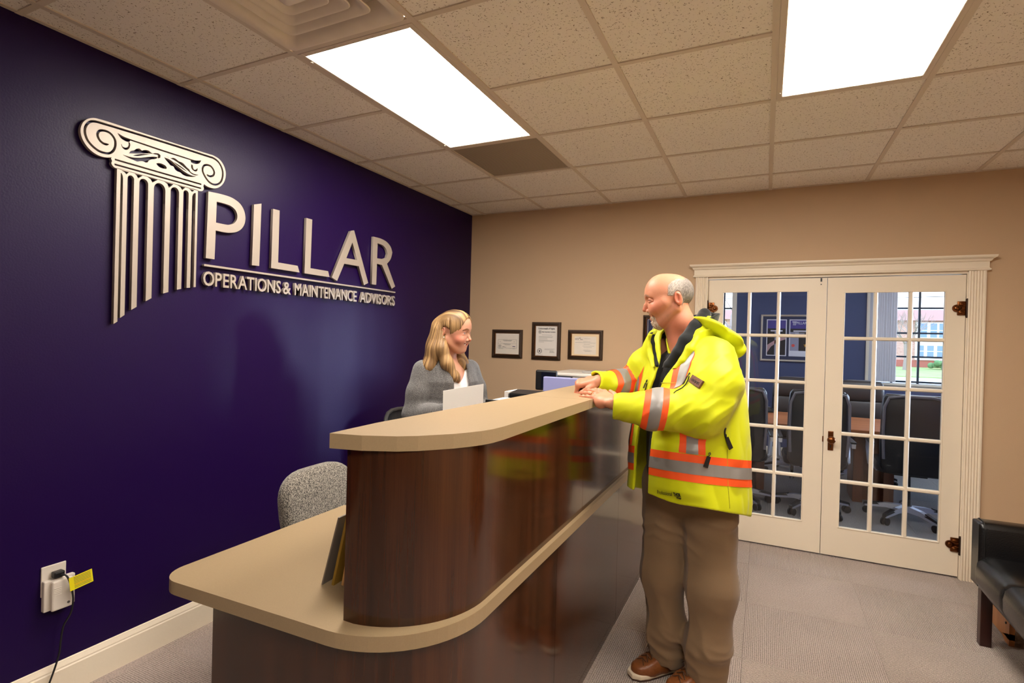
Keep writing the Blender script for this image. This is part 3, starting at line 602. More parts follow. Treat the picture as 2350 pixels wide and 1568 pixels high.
# ------------------------------------------------------------------ wall logo
M_ALU = mat('brushed_silver', lin(176, 164, 152), .42, metal=.25, spec=.5)
N, L, P = nodes(M_ALU)
g = N.new('ShaderNodeNewGeometry'); mp = N.new('ShaderNodeMapping'); mp.inputs['Scale'].default_value = (300, 300, 6); n = N.new('ShaderNodeTexNoise'); n.inputs['Scale'].default_value = 1
r = N.new('ShaderNodeMapRange'); r.inputs['To Min'].default_value = .34; r.inputs['To Max'].default_value = .5
L.new(g.outputs['Position'], mp.inputs[0]); L.new(mp.outputs[0], n.inputs['Vector']); L.new(n.outputs['Fac'], r.inputs['Value']); L.new(r.outputs[0], P.inputs['Roughness'])
LG = {
'outline': [(-3.205,2.385),(-3.163,2.388),(-3.023,2.39),(-2.865,2.393),(-2.668,2.399),(-2.637,2.391),(-2.613,2.367),(-2.601,2.335),(-2.603,2.297),(-2.62,2.262),(-2.649,2.238),(-2.679,2.232),(-2.702,2.234),(-2.718,2.241),(-2.722,2.231),(-2.718,2.219),(-2.722,2.208),(-2.731,2.202),(-2.747,2.2),(-2.894,2.201),(-3.019,2.201),(-3.111,2.201),(-3.122,2.201),(-3.131,2.208),(-3.136,2.217),(-3.132,2.228),(-3.137,2.236),(-3.134,2.242),(-3.144,2.238),(-3.168,2.232),(-3.192,2.235),(-3.215,2.246),(-3.236,2.267),(-3.249,2.294),(-3.252,2.319),(-3.246,2.347),(-3.23,2.37)],
'spiral': [(-3.147,2.294),(-3.157,2.289),(-3.172,2.291),(-3.184,2.301),(-3.19,2.315),(-3.189,2.329),(-3.18,2.341),(-3.165,2.346),(-3.146,2.345),(-3.131,2.334),(-3.122,2.318),(-3.121,2.294),(-3.128,2.272),(-3.142,2.256),(-3.161,2.251),(-3.183,2.252),(-3.207,2.264),(-3.228,2.285),(-3.236,2.31),(-3.236,2.332),(-3.227,2.353),(-3.213,2.367),(-3.195,2.372),(-3.08,2.376),(-2.898,2.382),(-2.668,2.386),(-2.643,2.375),(-2.624,2.351),(-2.617,2.319),(-2.624,2.283),(-2.642,2.26),(-2.672,2.251),(-2.697,2.261),(-2.718,2.283),(-2.73,2.307),(-2.725,2.329),(-2.71,2.341),(-2.688,2.343),(-2.672,2.331),(-2.664,2.313),(-2.671,2.296),(-2.687,2.288),(-2.7,2.29),(-2.705,2.294)],
'g1': [(-3.122,2.237),(-2.732,2.236)],
'g2': [(-3.123,2.216),(-2.733,2.216)],
'lineL': [(-3.114,2.354),(-3.091,2.346),(-3.063,2.345),(-2.929,2.344),(-2.79,2.344),(-2.763,2.344),(-2.736,2.354),(-2.743,2.337),(-2.759,2.328),(-2.777,2.326),(-2.788,2.329),(-2.789,2.338),(-2.929,2.336),(-3.062,2.339),(-3.066,2.331),(-3.079,2.328),(-3.097,2.333),(-3.108,2.343)],
'curlL': [(-3.098,2.313),(-3.093,2.302),(-3.08,2.3),(-3.071,2.308),(-3.068,2.32),(-3.071,2.328),(-3.064,2.329),(-3.062,2.319),(-3.065,2.304),(-3.074,2.293),(-3.086,2.291),(-3.094,2.297),(-3.098,2.306)],
'curlR': [(-2.786,2.32),(-2.778,2.317),(-2.776,2.302),(-2.769,2.297),(-2.76,2.301),(-2.755,2.311),(-2.753,2.306),(-2.755,2.295),(-2.764,2.29),(-2.778,2.292),(-2.787,2.303)],
'leafLu': [(-3.067,2.281),(-3.059,2.296),(-3.047,2.3),(-3.037,2.311),(-3.025,2.317),(-3.013,2.311),(-3.0,2.319),(-2.985,2.321),(-2.974,2.315),(-2.966,2.313),(-2.955,2.319),(-2.941,2.322),(-2.932,2.316),(-2.933,2.304),(-2.944,2.297),(-2.944,2.313),(-2.975,2.311),(-3.021,2.294),(-3.05,2.286)],
'leafLl': [(-3.092,2.267),(-3.072,2.267),(-3.049,2.268),(-3.02,2.276),(-2.99,2.29),(-2.96,2.301),(-2.946,2.303),(-2.947,2.297),(-2.959,2.289),(-2.97,2.286),(-2.984,2.275),(-2.987,2.266),(-2.996,2.262),(-3.009,2.265),(-3.023,2.26),(-3.032,2.255),(-3.049,2.258),(-3.072,2.261)],
'veinL': [(-3.051,2.276),(-3.032,2.288),(-3.003,2.299),(-2.975,2.306),(-3.006,2.293),(-3.032,2.28)],
'leafRu': [(-2.908,2.321),(-2.898,2.317),(-2.883,2.318),(-2.873,2.324),(-2.86,2.322),(-2.848,2.314),(-2.833,2.315),(-2.819,2.308),(-2.808,2.298),(-2.794,2.292),(-2.79,2.282),(-2.772,2.276),(-2.747,2.278),(-2.762,2.271),(-2.783,2.272),(-2.801,2.283),(-2.829,2.298),(-2.856,2.31),(-2.883,2.316)],
'leafRl': [(-2.917,2.314),(-2.912,2.312),(-2.886,2.31),(-2.863,2.296),(-2.842,2.285),(-2.815,2.272),(-2.786,2.265),(-2.76,2.267),(-2.779,2.259),(-2.811,2.254),(-2.828,2.257),(-2.838,2.265),(-2.852,2.264),(-2.865,2.27),(-2.871,2.283),(-2.886,2.283),(-2.894,2.291),(-2.909,2.303)],
'veinR': [(-2.876,2.305),(-2.849,2.299),(-2.822,2.288),(-2.803,2.277),(-2.829,2.284),(-2.856,2.294)],
'oval': [(-2.95,2.273),(-2.94,2.278),(-2.925,2.28),(-2.908,2.276),(-2.902,2.268),(-2.905,2.261),(-2.918,2.258),(-2.935,2.259),(-2.946,2.266)],
'span0': [(-3.098,2.199),(-3.065,2.199),(-3.075,2.186),(-3.084,2.194)],
'span1': [(-3.042,2.2),(-3.008,2.2),(-3.027,2.182),(-3.033,2.194)],
'span2': [(-2.987,2.201),(-2.942,2.2),(-2.965,2.181),(-2.973,2.193)],
'span3': [(-2.913,2.2),(-2.87,2.199),(-2.89,2.176),(-2.898,2.193)],
'span4': [(-2.849,2.2),(-2.813,2.199),(-2.827,2.183),(-2.837,2.195)],
'span5': [(-2.795,2.199),(-2.767,2.197),(-2.779,2.186),(-2.788,2.194)],
'P': [(-2.694,2.211),(-2.628,2.216),(-2.562,2.214),(-2.515,2.195),(-2.49,2.166),(-2.479,2.126),(-2.484,2.09),(-2.502,2.059),(-2.536,2.035),(-2.578,2.025),(-2.619,2.023),(-2.65,2.024),(-2.653,1.876),(-2.7,1.875)],
'Pi': [(-2.648,2.171),(-2.603,2.172),(-2.565,2.168),(-2.539,2.153),(-2.528,2.127),(-2.53,2.104),(-2.546,2.081),(-2.575,2.066),(-2.612,2.064),(-2.65,2.064)],
'I': [(-2.429,2.209),(-2.382,2.225),(-2.387,1.878),(-2.434,1.876)],
'L1': [(-2.304,2.214),(-2.259,2.215),(-2.261,1.915),(-2.119,1.915),(-2.103,1.877),(-2.308,1.877)],
'L2': [(-2.06,2.215),(-2.014,2.215),(-2.019,1.914),(-1.872,1.914),(-1.857,1.877),(-2.065,1.877)],
'A': [(-1.677,2.209),(-1.642,2.221),(-1.487,1.879),(-1.53,1.859),(-1.587,1.984),(-1.728,1.982),(-1.79,1.86),(-1.838,1.878)],
'Ai': [(-1.656,2.136),(-1.71,2.022),(-1.604,2.024)],
'R': [(-1.445,2.215),(-1.361,2.217),(-1.292,2.205),(-1.244,2.174),(-1.226,2.136),(-1.24,2.084),(-1.285,2.043),(-1.183,1.885),(-1.223,1.863),(-1.342,2.026),(-1.398,2.028),(-1.401,1.875),(-1.448,1.874)],
'Ri': [(-1.396,2.175),(-1.336,2.173),(-1.297,2.15),(-1.282,2.118),(-1.295,2.086),(-1.332,2.07),(-1.398,2.067)],
}
sign = thing('wall_logo', 'raised silver column emblem and lettering mounted on the purple wall', 'sign', (.01, -2.2, 1.95))
TH = .018; FX = .025
XF = WALL_L(FX-TH/2)
bars = [(-3.113, -3.098, 1.529, 1.540), (-3.088, -3.070, 1.556, 1.570), (-3.043, -3.021, 1.594, 1.609), (-2.983, -2.958, 1.637, 1.653),
        (-2.906, -2.882, 1.679, 1.688), (-2.842, -2.821, 1.703, 1.709), (-2.795, -2.777, 1.716, 1.719), (-2.760, -2.749, 1.723, 1.725)]
# arcade: one strip under the capital whose lower edge is the row of arches
arcade = [(-3.113, 2.203), (-3.113, 2.10)]
for i in range(8):
    arcade += [(bars[i][0], 2.10), (bars[i][1], 2.10)] if i else [(bars[i][1], 2.10)]
    if i < 7:
        a, c_ = bars[i][1], bars[i+1][0]
        if i == 0: arcade += [(a, 2.187)] + [(a+(c_-a)*math.sin(math.radians(q)), 2.160+.027*math.cos(math.radians(q))) for q in (15, 35, 55, 75, 90)]
        elif i == 6: arcade += [(c_-(c_-a)*math.sin(math.radians(q)), 2.160+.026*math.cos(math.radians(q))) for q in (90, 75, 55, 35, 15)] + [(c_, 2.186)]
        else:
            hw = (c_-a)/2; hh = min(hw*1.15, .05)
            arcade += [((a+c_)/2-hw*math.cos(math.radians(q)), 2.187-hh+hh*math.sin(math.radians(q))) for q in range(0, 181, 15)]
arcade += [(-2.749, 2.203)]
k = []
for p in arcade:
    if not k or (abs(p[0]-k[-1][0])+abs(p[1]-k[-1][1])) > 1e-4: k.append(p)
curve_mesh('capital', [soft(LG['outline']), stroke(soft(LG['spiral'], False, 60), .0095), stroke(LG['g1'], .0075), stroke(LG['g2'], .0075)] +
           [soft(LG[q]) for q in ('lineL', 'curlL', 'curlR', 'leafLu', 'leafLl', 'veinL', 'leafRu', 'leafRl', 'veinR', 'oval')], M_ALU, sign, TH, XF)
curve_mesh('arcade', [k] + [LG['span%d' % i] for i in range(6)], M_ALU, sign, TH, XF)
for a, c_, za, zb in bars: curve_mesh('flute', [[(a, za), (c_, zb), (c_, 2.1), (a, 2.1)]], M_ALU, sign, TH, XF)
for loops in (['P', 'Pi'], ['I'], ['L1'], ['L2'], ['A', 'Ai'], ['R', 'Ri']): curve_mesh('letter', [soft(LG[q], lim=40) for q in loops], M_ALU, sign, TH, XF)
curve_mesh('underline', [[(-2.708, 1.8345), (-1.178, 1.8355), (-1.178, 1.845), (-2.708, 1.8445)]], M_ALU, sign, TH, XF)
# small lettering, one raised letter at a time
def word(s, y0, y1, z0, z1):
    xf = WALL_L(FX-TH/2)
    tmp = []
    cu = D.curves.new('w', 'FONT'); cu.size = 1; dg = bpy.context.evaluated_depsgraph_get()
    adv = []; x = 0
    for ic, ch in enumerate(s):
        o_ = text_mesh('small_letter', ch, 1.0, TH, M_ALU, None, Matrix.Identity(4), bold=.014)
        vs = o_.data.vertices; mn = min(v.co.x for v in vs); mx_ = max(v.co.x for v in vs)
        zz = [v.co.y for v in vs]
        nx_ = s[ic+1] if ic+1 < len(s) else 'N'; gap = .10-(.055 if ch in 'AVTR' and nx_ in 'AVTO' else 0)-(.05 if (ch+nx_) in ('AT', 'AV', 'DV', 'TA') else 0)-(.03 if ch in 'AVTO' or nx_ in 'AVTOC' else 0)
        for v in vs: v.co.x += x-mn
        x += (mx_-mn)+gap; tmp.append((o_, min(zz), max(zz)))
    D.curves.remove(cu)
    tot = x-gap; sc = (y1-y0)/tot
    for o_, a, c_ in tmp:
        for v in o_.data.vertices:
            v.co = xf @ Vector((y0+v.co.x*sc, z0+(v.co.y/.73)*(z1-z0), v.co.z))
        adopt(o_, sign)
word('OPERATIONS', -2.711, -2.237, 1.739, 1.813); word('&', -2.221, -2.163, 1.739, 1.813)
word('MAINTENANCE', -2.136, -1.600, 1.739, 1.813); word('ADVISORS', -1.566, -1.180, 1.739, 1.813)

# ------------------------------------------------------------------ outlet, plugged adaptor, tag, cord
M_WP = mat('ivory_plastic', lin(216, 206, 194), .4)
ot = thing('wall_outlet', 'white wall outlet plate low on the purple wall', 'outlet', (.0, -3.3, .5))
MB().box((.001, -3.342, .433), (.007, -3.258, .553), bev=.003).build('plate', M_WP, ot)
MB().cyl((.006, -3.3, .515), (.009, -3.3, .515), .017, n=20).build('socket', M_WP, ot)
ad = thing('plug_adapter', 'white plug-in device covering the lower half of the wall outlet', 'adapter', (.01, -3.29, .4))
MB().box((.008, -3.342, .378), (.030, -3.236, .500), bev=.004).build('back_shell', M_WP, ad)
MB().box((.030, -3.322, .376), (.046, -3.250, .496), bev=.006).build('front_cover', M_WP, ad)
for i in range(5): MB().box((.0455, -3.316, .466-.007*i), (.0475, -3.290, .4685-.007*i)).build('grip_rib', M_WP, ad)
MB().cyl((.046, -3.266, .396), (.0475, -3.266, .396), .005, n=16).build('button', mat('grey_button', lin(90, 84, 80), .5), ad)
pg_ = thing('power_plug', 'black plug with a cord hanging down the purple wall', 'plug', (.03, -3.29, .51))
def spl(pts, k=5):
    P_ = [Vector(p) for p in pts]; P_ = [P_[0]]+P_+[P_[-1]]; out = []
    for i in range(1, len(P_)-2):
        a, b, c, d = P_[i-1:i+3]
        for j in range(k):
            t = j/k; out.append(.5*((2*b)+(c-a)*t+(2*a-5*b+4*c-d)*t*t+(3*b-a-3*c+d)*t**3))
    return out+[P_[-1]]
MB().box((.0095, -3.312, .5035), (.040, -3.276, .528), bev=.005).build('plug', M_BLACKP, pg_)
MB().tube(spl([(.035, -3.292, .515), (.052, -3.279, .509), (.062, -3.270, .480), (.063, -3.262, .44), (.058, -3.256, .40), (.052, -3.260, .35), (.038, -3.278, .30), (.032, -3.283, .24), (.030, -3.287, .19), (.032, -3.305, .13), (.036, -3.33, .07), (.05, -3.37, .02), (.08, -3.45, .006), (.10, -3.60, .006)]), .0036).build('cord', M_BLACKP, pg_, smooth=True)
M_YTAG = mat('yellow_tag', lin(236, 220, 20), .5)
tg = MB().box((.0675, -3.274, .445), (.0685, -3.192, .500)).build('tag', M_YTAG, pg_, rot=Matrix.Rotation(.12, 3, 'X'), piv=(.052, -3.27, .47)); tg['label'] = 'yellow printed warning tag'
for i in range(8):
    m_ = MB().box((.0686, -3.258, .4935-.006*i), (.0689, -3.198, .4952-.006*i)).build('printed_line', M_INK if i not in (5,) else mat('red_ink', lin(200, 90, 20), .7), tg, rot=Matrix.Rotation(.12, 3, 'X'), piv=(.052, -3.27, .47))
# ------------------------------------------------------------------ windows of the meeting room
M_IRON = mat('dark_green_bars', lin(36, 50, 62), .5)
def window(nm, x0, x1, xs, zs):
    b = MB()
    for a, c_ in (((x0-.06, wz0-.06), (x1+.06, wz0)), ((x0-.06, wz1), (x1+.06, wz1+.06)), ((x0-.06, wz0), (x0, wz1)), ((x1, wz0), (x1+.06, wz1))): b.box((a[0], F-.018, a[1]), (c_[0], F+.02, c_[1]), bev=.004)
    b.box((x0-.08, F-.05, wz0-.03), (x1+.08, F+.02, wz0), bev=.005)
    wnd = tag(b.build(nm, M_WHITE), kind='structure')
    for x in xs: MB().box((x-.011, F+.05, wz0), (x+.011, F+.072, wz1)).build('window_bar', M_IRON, wnd)
    for z in zs: MB().box((x0, F+.052, z-.011), (x1, F+.07, z+.011)).build('window_bar', M_IRON, wnd)
    MB().box((x0, F+.09, wz0), (x1, F+.094, wz1)).build('pane', M_GLASS, wnd)
ZS = [1.105, 1.417, 1.711, 2.021, 2.33]
window('window_1', vx0, vx1, [.80, 1.10, 1.41, 1.72, 2.04], ZS)
window('window_2', wx0, wx1, [4.02, 4.29, 4.56, 4.83, 5.10], ZS)
b = MB()
for a, c_ in (((.64, .84), (3.26, .9)), ((.64, 2.45), (3.26, 2.51)), ((.64, .9), (.7, 2.45)), ((3.2, .9), (3.26, 2.45))): b.box((6.182, a[0], a[1]), (6.22, c_[0], c_[1]), bev=.004)
wnd = tag(b.build('window_3', M_WHITE), kind='structure')
for y_ in (1.32, 1.95, 2.58): MB().box((6.25, y_-.011, .9), (6.272, y_+.011, 2.45)).build('window_bar', M_IRON, wnd)
for z in (1.41, 1.92): MB().box((6.252, .7, z-.011), (6.27, 3.2, z+.011)).build('window_bar', M_IRON, wnd)
MB().box((6.29, .7, .9), (6.294, 3.2, 2.45)).build('pane', M_GLASS, wnd)
# vertical blind stacked at the left of the window
bl = thing('vertical_blind', 'stacked white vertical blind at the left of the meeting room window', 'blind', (3.9, F-.06, 1.1))
M_BLIND = mat('blind_vane', lin(226, 224, 228), .7)
MB().box((3.70, F-.085, 2.40), (5.3, F-.035, 2.44)).build('head_rail', M_WHITE, bl)
v0 = MB().box((-.003, -.04, 0), (.003, .04, 1.29)).build('vane', M_BLIND, bl)
v0.matrix_parent_inverse = Matrix.Identity(4); v0.location = (-.105, 0, 0); v0.rotation_euler = (0, 0, .95)
for i in range(1, 9):
    o = dup(v0, (-.105+.026*i, .004*(i % 2), 0), .95+.12*(i % 3-1)); o.parent = bl
# meeting room picture
pc = thing('framed_posters', 'silver framed pair of posters on the blue meeting room wall', 'picture', (2.85, F, 1.3))
MF = lambda x0, z0, y: frame_of((x0, y, z0), (1, 0, 0), (0, 0, 1), (0, -1, 0))
frame_rect(2.515, 3.195, 1.303, 1.932, [(0, 0), (0, .02), (.006, .026), (.018, .024), (.026, .014), (.026, 0)], mat('champagne_frame', lin(206, 190, 172), .4, metal=.4), 'frame', pc, y=F)
bd = MB().box((2.535, F-.008, 1.322), (3.175, F-.002, 1.912)).build('backing', mat('dark_navy_mat', lin(46, 52, 80), .6), pc)
M_POSTW = mat('poster_border', lin(222, 218, 226), .6); M_POSTP = mat('poster_purple', lin(76, 66, 140), .6); M_POSTD = mat('poster_dark', lin(40, 36, 36), .6)
for k, (a, c_) in enumerate(((2.588, 2.832), (2.862, 3.115))):
    p = MB().box((a, F-.012, 1.375), (c_, F-.008, 1.868)).build('poster', M_POSTW, pc)
    MB().box((a+.012, F-.0135, 1.387), (c_-.012, F-.012, 1.856)).build('print', M_POSTD, p)
    MB().box((a+.012, F-.0145, 1.745), (c_-.012, F-.0133, 1.856)).build('print_header', M_POSTP, p)
    MB().box((a+.05, F-.0145, 1.705), (c_-.05, F-.0133, 1.722)).build('print_title', M_POSTW, p)
    if k == 1:
        text_mesh('poster_heading', 'PILLAR', .05, .0006, M_POSTW, p, MF(a+.085, 1.805, F-.0148), width=.12)
        b = MB()
        for i in range(4): b.box((a+.045+.009*i, F-.0152, 1.79), (a+.049+.009*i, F-.0145, 1.828))
        b.box((a+.034, F-.0152, 1.83), (a+.085, F-.0145, 1.842)); b.build('poster_emblem', M_POSTW, p)
        MB().box((a+.012, F-.0145, 1.387), (a+.115, F-.0133, 1.70)).build('print_panel', mat('poster_grey', lin(150, 148, 168), .6), p)
        MB().box((a+.012, F-.0148, 1.387), (c_-.012, F-.0145, 1.45)).build('print_band', M_POSTW, p)
        MB().cyl((a+.05, F-.0146, 1.52), (a+.05, F-.0152, 1.52), .02, n=14).build('print_spot', mat('poster_red', lin(226, 90, 84), .6), p)
        st = []
        for q in range(10): rr = .03 if q % 2 == 0 else .013; st.append((a+.2+rr*math.sin(q*PI/5), 1.525+rr*math.cos(q*PI/5)))
        MB().prism(st, F-.0152, F-.0145, ax=1).build('print_star', mat('poster_orange', lin(232, 172, 70), .6), p)
        for z in (1.685, 1.67): MB().box((a+.07, F-.0152, z), (c_-.07, F-.0145, z+.005)).build('print_line', M_POSTW, p)
    else:
        MB().prism([(a+.012, 1.42), (a+.06, 1.50), (a+.15, 1.57), (c_-.012, 1.60), (c_-.012, 1.66), (a+.14, 1.61), (a+.05, 1.55), (a+.012, 1.52)], F-.0145, F-.0133, ax=1).build('print_shape', mat('poster_pink', lin(190, 150, 150), .6), p)
        MB().box((a+.10, F-.0145, 1.387), (a+.125, F-.0133, 1.70)).build('print_panel', MATS['poster_grey'] if 'poster_grey' in MATS else mat('poster_grey', lin(150, 148, 168), .6), p)

# meeting room ceiling lights
M_COOL = mat('lit_diffuser_cool', (1, 1, 1, 1), .5, emit=((.90, .95, 1.0, 1), 3.6))
for k, x_ in enumerate((1.9, 4.2)):
    t = thing('ceiling_light', ['lit ceiling panel over the left end of the meeting table', 'lit ceiling panel over the right end of the meeting table'][k], 'light', (x_, 1.9, H), 'meeting room ceiling lights')
    frame_rect(x_-.61, x_+.61, 1.6, 2.2, [(0, 0), (0, .012), (.02, .012), (.03, .004), (.03, 0)], M_GRID, 'frame', t, y=0).data.transform(Matrix(((1, 0, 0, 0), (0, 0, 1, 0), (0, 1, 0, H), (0, 0, 0, 1))))
    MB().box((x_-.58, 1.63, H-.006), (x_+.58, 2.17, H-.001)).build('diffuser', M_COOL, t)
# ------------------------------------------------------------------ conference table and chairs
M_TABLE = m_wood('table_wood', lin(150, 84, 44), lin(206, 130, 80), .28, axis='X')
M_TABLED = m_wood('table_base_wood', lin(92, 48, 28), lin(140, 80, 48), .35)
tb = thing('conference_table', 'brown wooden conference table with panel bases behind the glazed doors', 'table', (3.0, 1.9, 0))
top = [(1.75, 1.50), (2.4, 1.40), (3.1, 1.36), (3.8, 1.40), (4.35, 1.50), (4.45, 1.9), (4.35, 2.32), (3.8, 2.42), (3.1, 2.46), (2.4, 2.42), (1.75, 2.32), (1.65, 1.9)]
MB().prism(top, .715, .75, bev=.006).build('table_top', M_TABLE, tb)
for a, c_ in ((2.22, 2.60), (3.384, 3.72)):
    MB().box((a, 1.72, 0), (a+.085, 2.1, .715), bev=.004).box((c_-.085, 1.72, 0), (c_, 2.1, .715), bev=.004).build('pedestal', M_TABLED, tb)
    MB().box((a+.085, 1.86, 0), (c_-.085, 1.96, .715)).build('pedestal_panel', M_TABLED, tb)
ph = thing('conference_phone', 'small black conference phone on the meeting table', 'phone', (2.62, 2.36, .75))
MB().loft([[(2.62+r_*math.cos(q*PI/3), 2.36+r_*math.sin(q*PI/3), z) for q in range(6)] for r_, z in ((.10, .751), (.10, .765), (.06, .79), (.03, .80))]).build('body', M_BLACKP, ph)
MB().cyl((2.62, 2.36, .80), (2.62, 2.36, .806), .028).build('speaker', mat('grey_button', lin(90, 84, 80), .5), ph)

M_LEATH = mat('black_leather', lin(20, 21, 26), .38, spec=.5, bump=(220, .12, 3)); M_LEATHB = mat('brown_grey_leather', lin(66, 58, 55), .42, bump=(200, .12, 3))
M_LEATHG = mat('grey_leather_edge', lin(96, 92, 100), .4); M_SILV = mat('silver_metal', lin(206, 206, 216), .28, metal=.75)
def rr_ring(w_, d_, r_, z, n=5):
    p = []
    for sx, sy, a0 in ((1, 1, 0), (-1, 1, 90), (-1, -1, 180), (1, -1, 270)): p += [(x_, y_, z) for x_, y_ in arc(sx*(w_/2-r_), sy*(d_/2-r_), r_, a0, a0+90, n)]
    return p
def slab_loft(rows):
    """rows (z, width, thickness, yc, corner) -> padded upright slab"""
    return [[(x_, y_+yc, z) for x_, y_, _ in rr_ring(w_, t_, min(c_, t_*.49, w_*.49), z)] for z, w_, t_, yc, c_ in rows]
def exec_chair():
    t = thing('executive_chair', 'x', 'chair', (0, 0, 0), 'meeting room chairs')
    b = MB()
    for k in range(5):
        a = 2*PI*k/5+.3; ca, sa = math.cos(a), math.sin(a)
        r = []
        for d_, w_, z0, z1 in ((.03, .03, .085, .135), (.15, .026, .088, .128), (.31, .018, .062, .088)):
            r.append([(ca*d_-sa*w_, sa*d_+ca*w_, z0), (ca*d_+sa*w_, sa*d_-ca*w_, z0), (ca*d_+sa*w_*.8, sa*d_-ca*w_*.8, z1), (ca*d_-sa*w_*.8, sa*d_+ca*w_*.8, z1)])
        leg = MB().loft(r).build('leg', M_SILV, t)
        q = []
        for d_, w_, z0, z1 in ((.20, .021, .10, .125), (.315, .018, .078, .096), (.325, .012, .066, .09)):
            q.append([(ca*d_-sa*w_, sa*d_+ca*w_, z0), (ca*d_+sa*w_, sa*d_-ca*w_, z0), (ca*d_+sa*w_*.8, sa*d_-ca*w_*.8, z1), (ca*d_-sa*w_*.8, sa*d_+ca*w_*.8, z1)])
        MB().loft(q).build('foot_pad', M_BLACKP, leg)
        c_ = MB()
        for s_ in (-1, 1): c_.cyl((ca*.30-sa*.012*s_, sa*.30+ca*.012*s_, .031), (ca*.30-sa*.024*s_, sa*.30+ca*.024*s_, .031), .031, n=16)
        c_.cyl((ca*.30, sa*.30, .03), (ca*.30, sa*.30, .075), .011, n=10).build('caster', M_BLACKP, leg, smooth=True)
    MB().cyl((0, 0, .10), (0, 0, .42), .028, .022).cyl((0, 0, .085), (0, 0, .14), .04, .036).build('gas_column', M_BLACKP, t, smooth=True)
    MB().box((-.12, -.14, .415), (.12, .14, .44), bev=.006).build('seat_plate', M_BLACKP, t)
    MB().loft([rr_ring(.46, .44, .08, .44), rr_ring(.50, .48, .09, .455), rr_ring(.51, .49, .09, .49), rr_ring(.49, .47, .09, .525), rr_ring(.40, .38, .09, .538)]).build('seat', M_LEATH, t, smooth=True)
    MB().loft(slab_loft([(.46, .40, .05, -.235, .02), (.50, .46, .085, -.24, .03), (.70, .475, .095, -.25, .035), (.95, .47, .09, -.275, .035), (1.09, .45, .08, -.30, .035), (1.115, .42, .05, -.305, .03)])).build('backrest', M_LEATH, t, smooth=True)
    MB().loft(slab_loft([(.90, .44, .06, -.205, .03), (.93, .455, .11, -.215, .05), (1.02, .455, .12, -.225, .055), (1.10, .44, .10, -.24, .05), (1.125, .40, .05, -.25, .03)])).build('head_pillow', M_LEATHB, t, smooth=True)
    MB().loft(slab_loft([(.62, .43, .05, -.195, .02), (.66, .45, .10, -.195, .05), (.78, .45, .11, -.205, .05), (.87, .44, .09, -.21, .045), (.90, .42, .05, -.215, .03)])).build('lumbar_pillow', M_LEATHB, t, smooth=True)
    b = MB()
    b.tube([(-.215, -.335, .58), (-.225, -.345, .80), (-.22, -.36, 1.02), (-.19, -.365, 1.10), (-.1, -.37, 1.118), (.1, -.37, 1.118), (.19, -.365, 1.10), (.22, -.36, 1.02), (.225, -.345, .80), (.215, -.335, .58)], .012, 8)
    b.build('back_piping', M_LEATHG, t, smooth=True)
    for s_ in (-1, 1):
        b = MB(); b.loft([[(s_*.285+u, y_+v*0, z_+v) for u, v in ((-.014, -.02), (.014, -.02), (.016, .018), (-.016, .018))] for y_, z_ in ((-.20, .655), (-.05, .665), (.12, .668), (.20, .66))])
        b.tube([(s_*.285, .12, .65), (s_*.288, .10, .60), (s_*.28, .02, .47), (s_*.22, -.02, .43)], .019, 8)
        ar = b.build('armrest', M_SILV, t, smooth=True)
        MB().box((s_*.285-.022, -.20, .672), (s_*.285+.022, .20, .692), bev=.008).build('arm_pad', M_BLACKP, ar)
    return t
proto = exec_chair()
spots = [(3.00, 1.18, .03, 'black high-backed office chair seen from behind across the joint of the two doors'),
         (3.735, 1.28, -.06, 'black high-backed office chair with wide dark back behind the right door'),
         (2.36, 1.15, .05, 'black high-backed office chair half hidden behind the man at the left door'),
         (3.60, 2.68, PI+.02, 'brown-grey cushioned office chair facing the doors across the table on the right'),
         (2.90, 2.74, PI-.03, 'brown-grey cushioned office chair facing the doors across the table, seen between two dark backs'),
         (4.74, 1.95, PI/2, 'black office chair at the right-hand end of the meeting table')]
for i, (x, y, rz, lab) in enumerate(spots):
    o = proto if i == 0 else dup(proto)
    o.location = (x, y, 0); o.rotation_euler = (0, 0, rz); o['label'] = lab

# ------------------------------------------------------------------ office chairs behind the desk
M_FAB = mat('grey_tweed', lin(122, 116, 108), .95, spec=.15, sheen=.3)
N, L, P = nodes(M_FAB)
t_ = N.new('ShaderNodeTexCoord'); n = N.new('ShaderNodeTexNoise'); n.inputs['Scale'].default_value = 190; n.inputs['Detail'].default_value = 2
c = N.new('ShaderNodeValToRGB'); c.color_ramp.elements[0].position = .38; c.color_ramp.elements[0].color = lin(66, 62, 58); c.color_ramp.elements[1].position = .62; c.color_ramp.elements[1].color = lin(158, 150, 138)
b = N.new('ShaderNodeBump'); b.inputs['Strength'].default_value = .8; b.inputs['Distance'].default_value = .004
L.new(t_.outputs['Object'], n.inputs['Vector']); L.new(n.outputs['Fac'], c.inputs[0]); L.new(c.outputs[0], P.inputs['Base Color']); L.new(n.outputs['Fac'], b.inputs['Height']); L.new(b.outputs[0], P.inputs['Normal'])
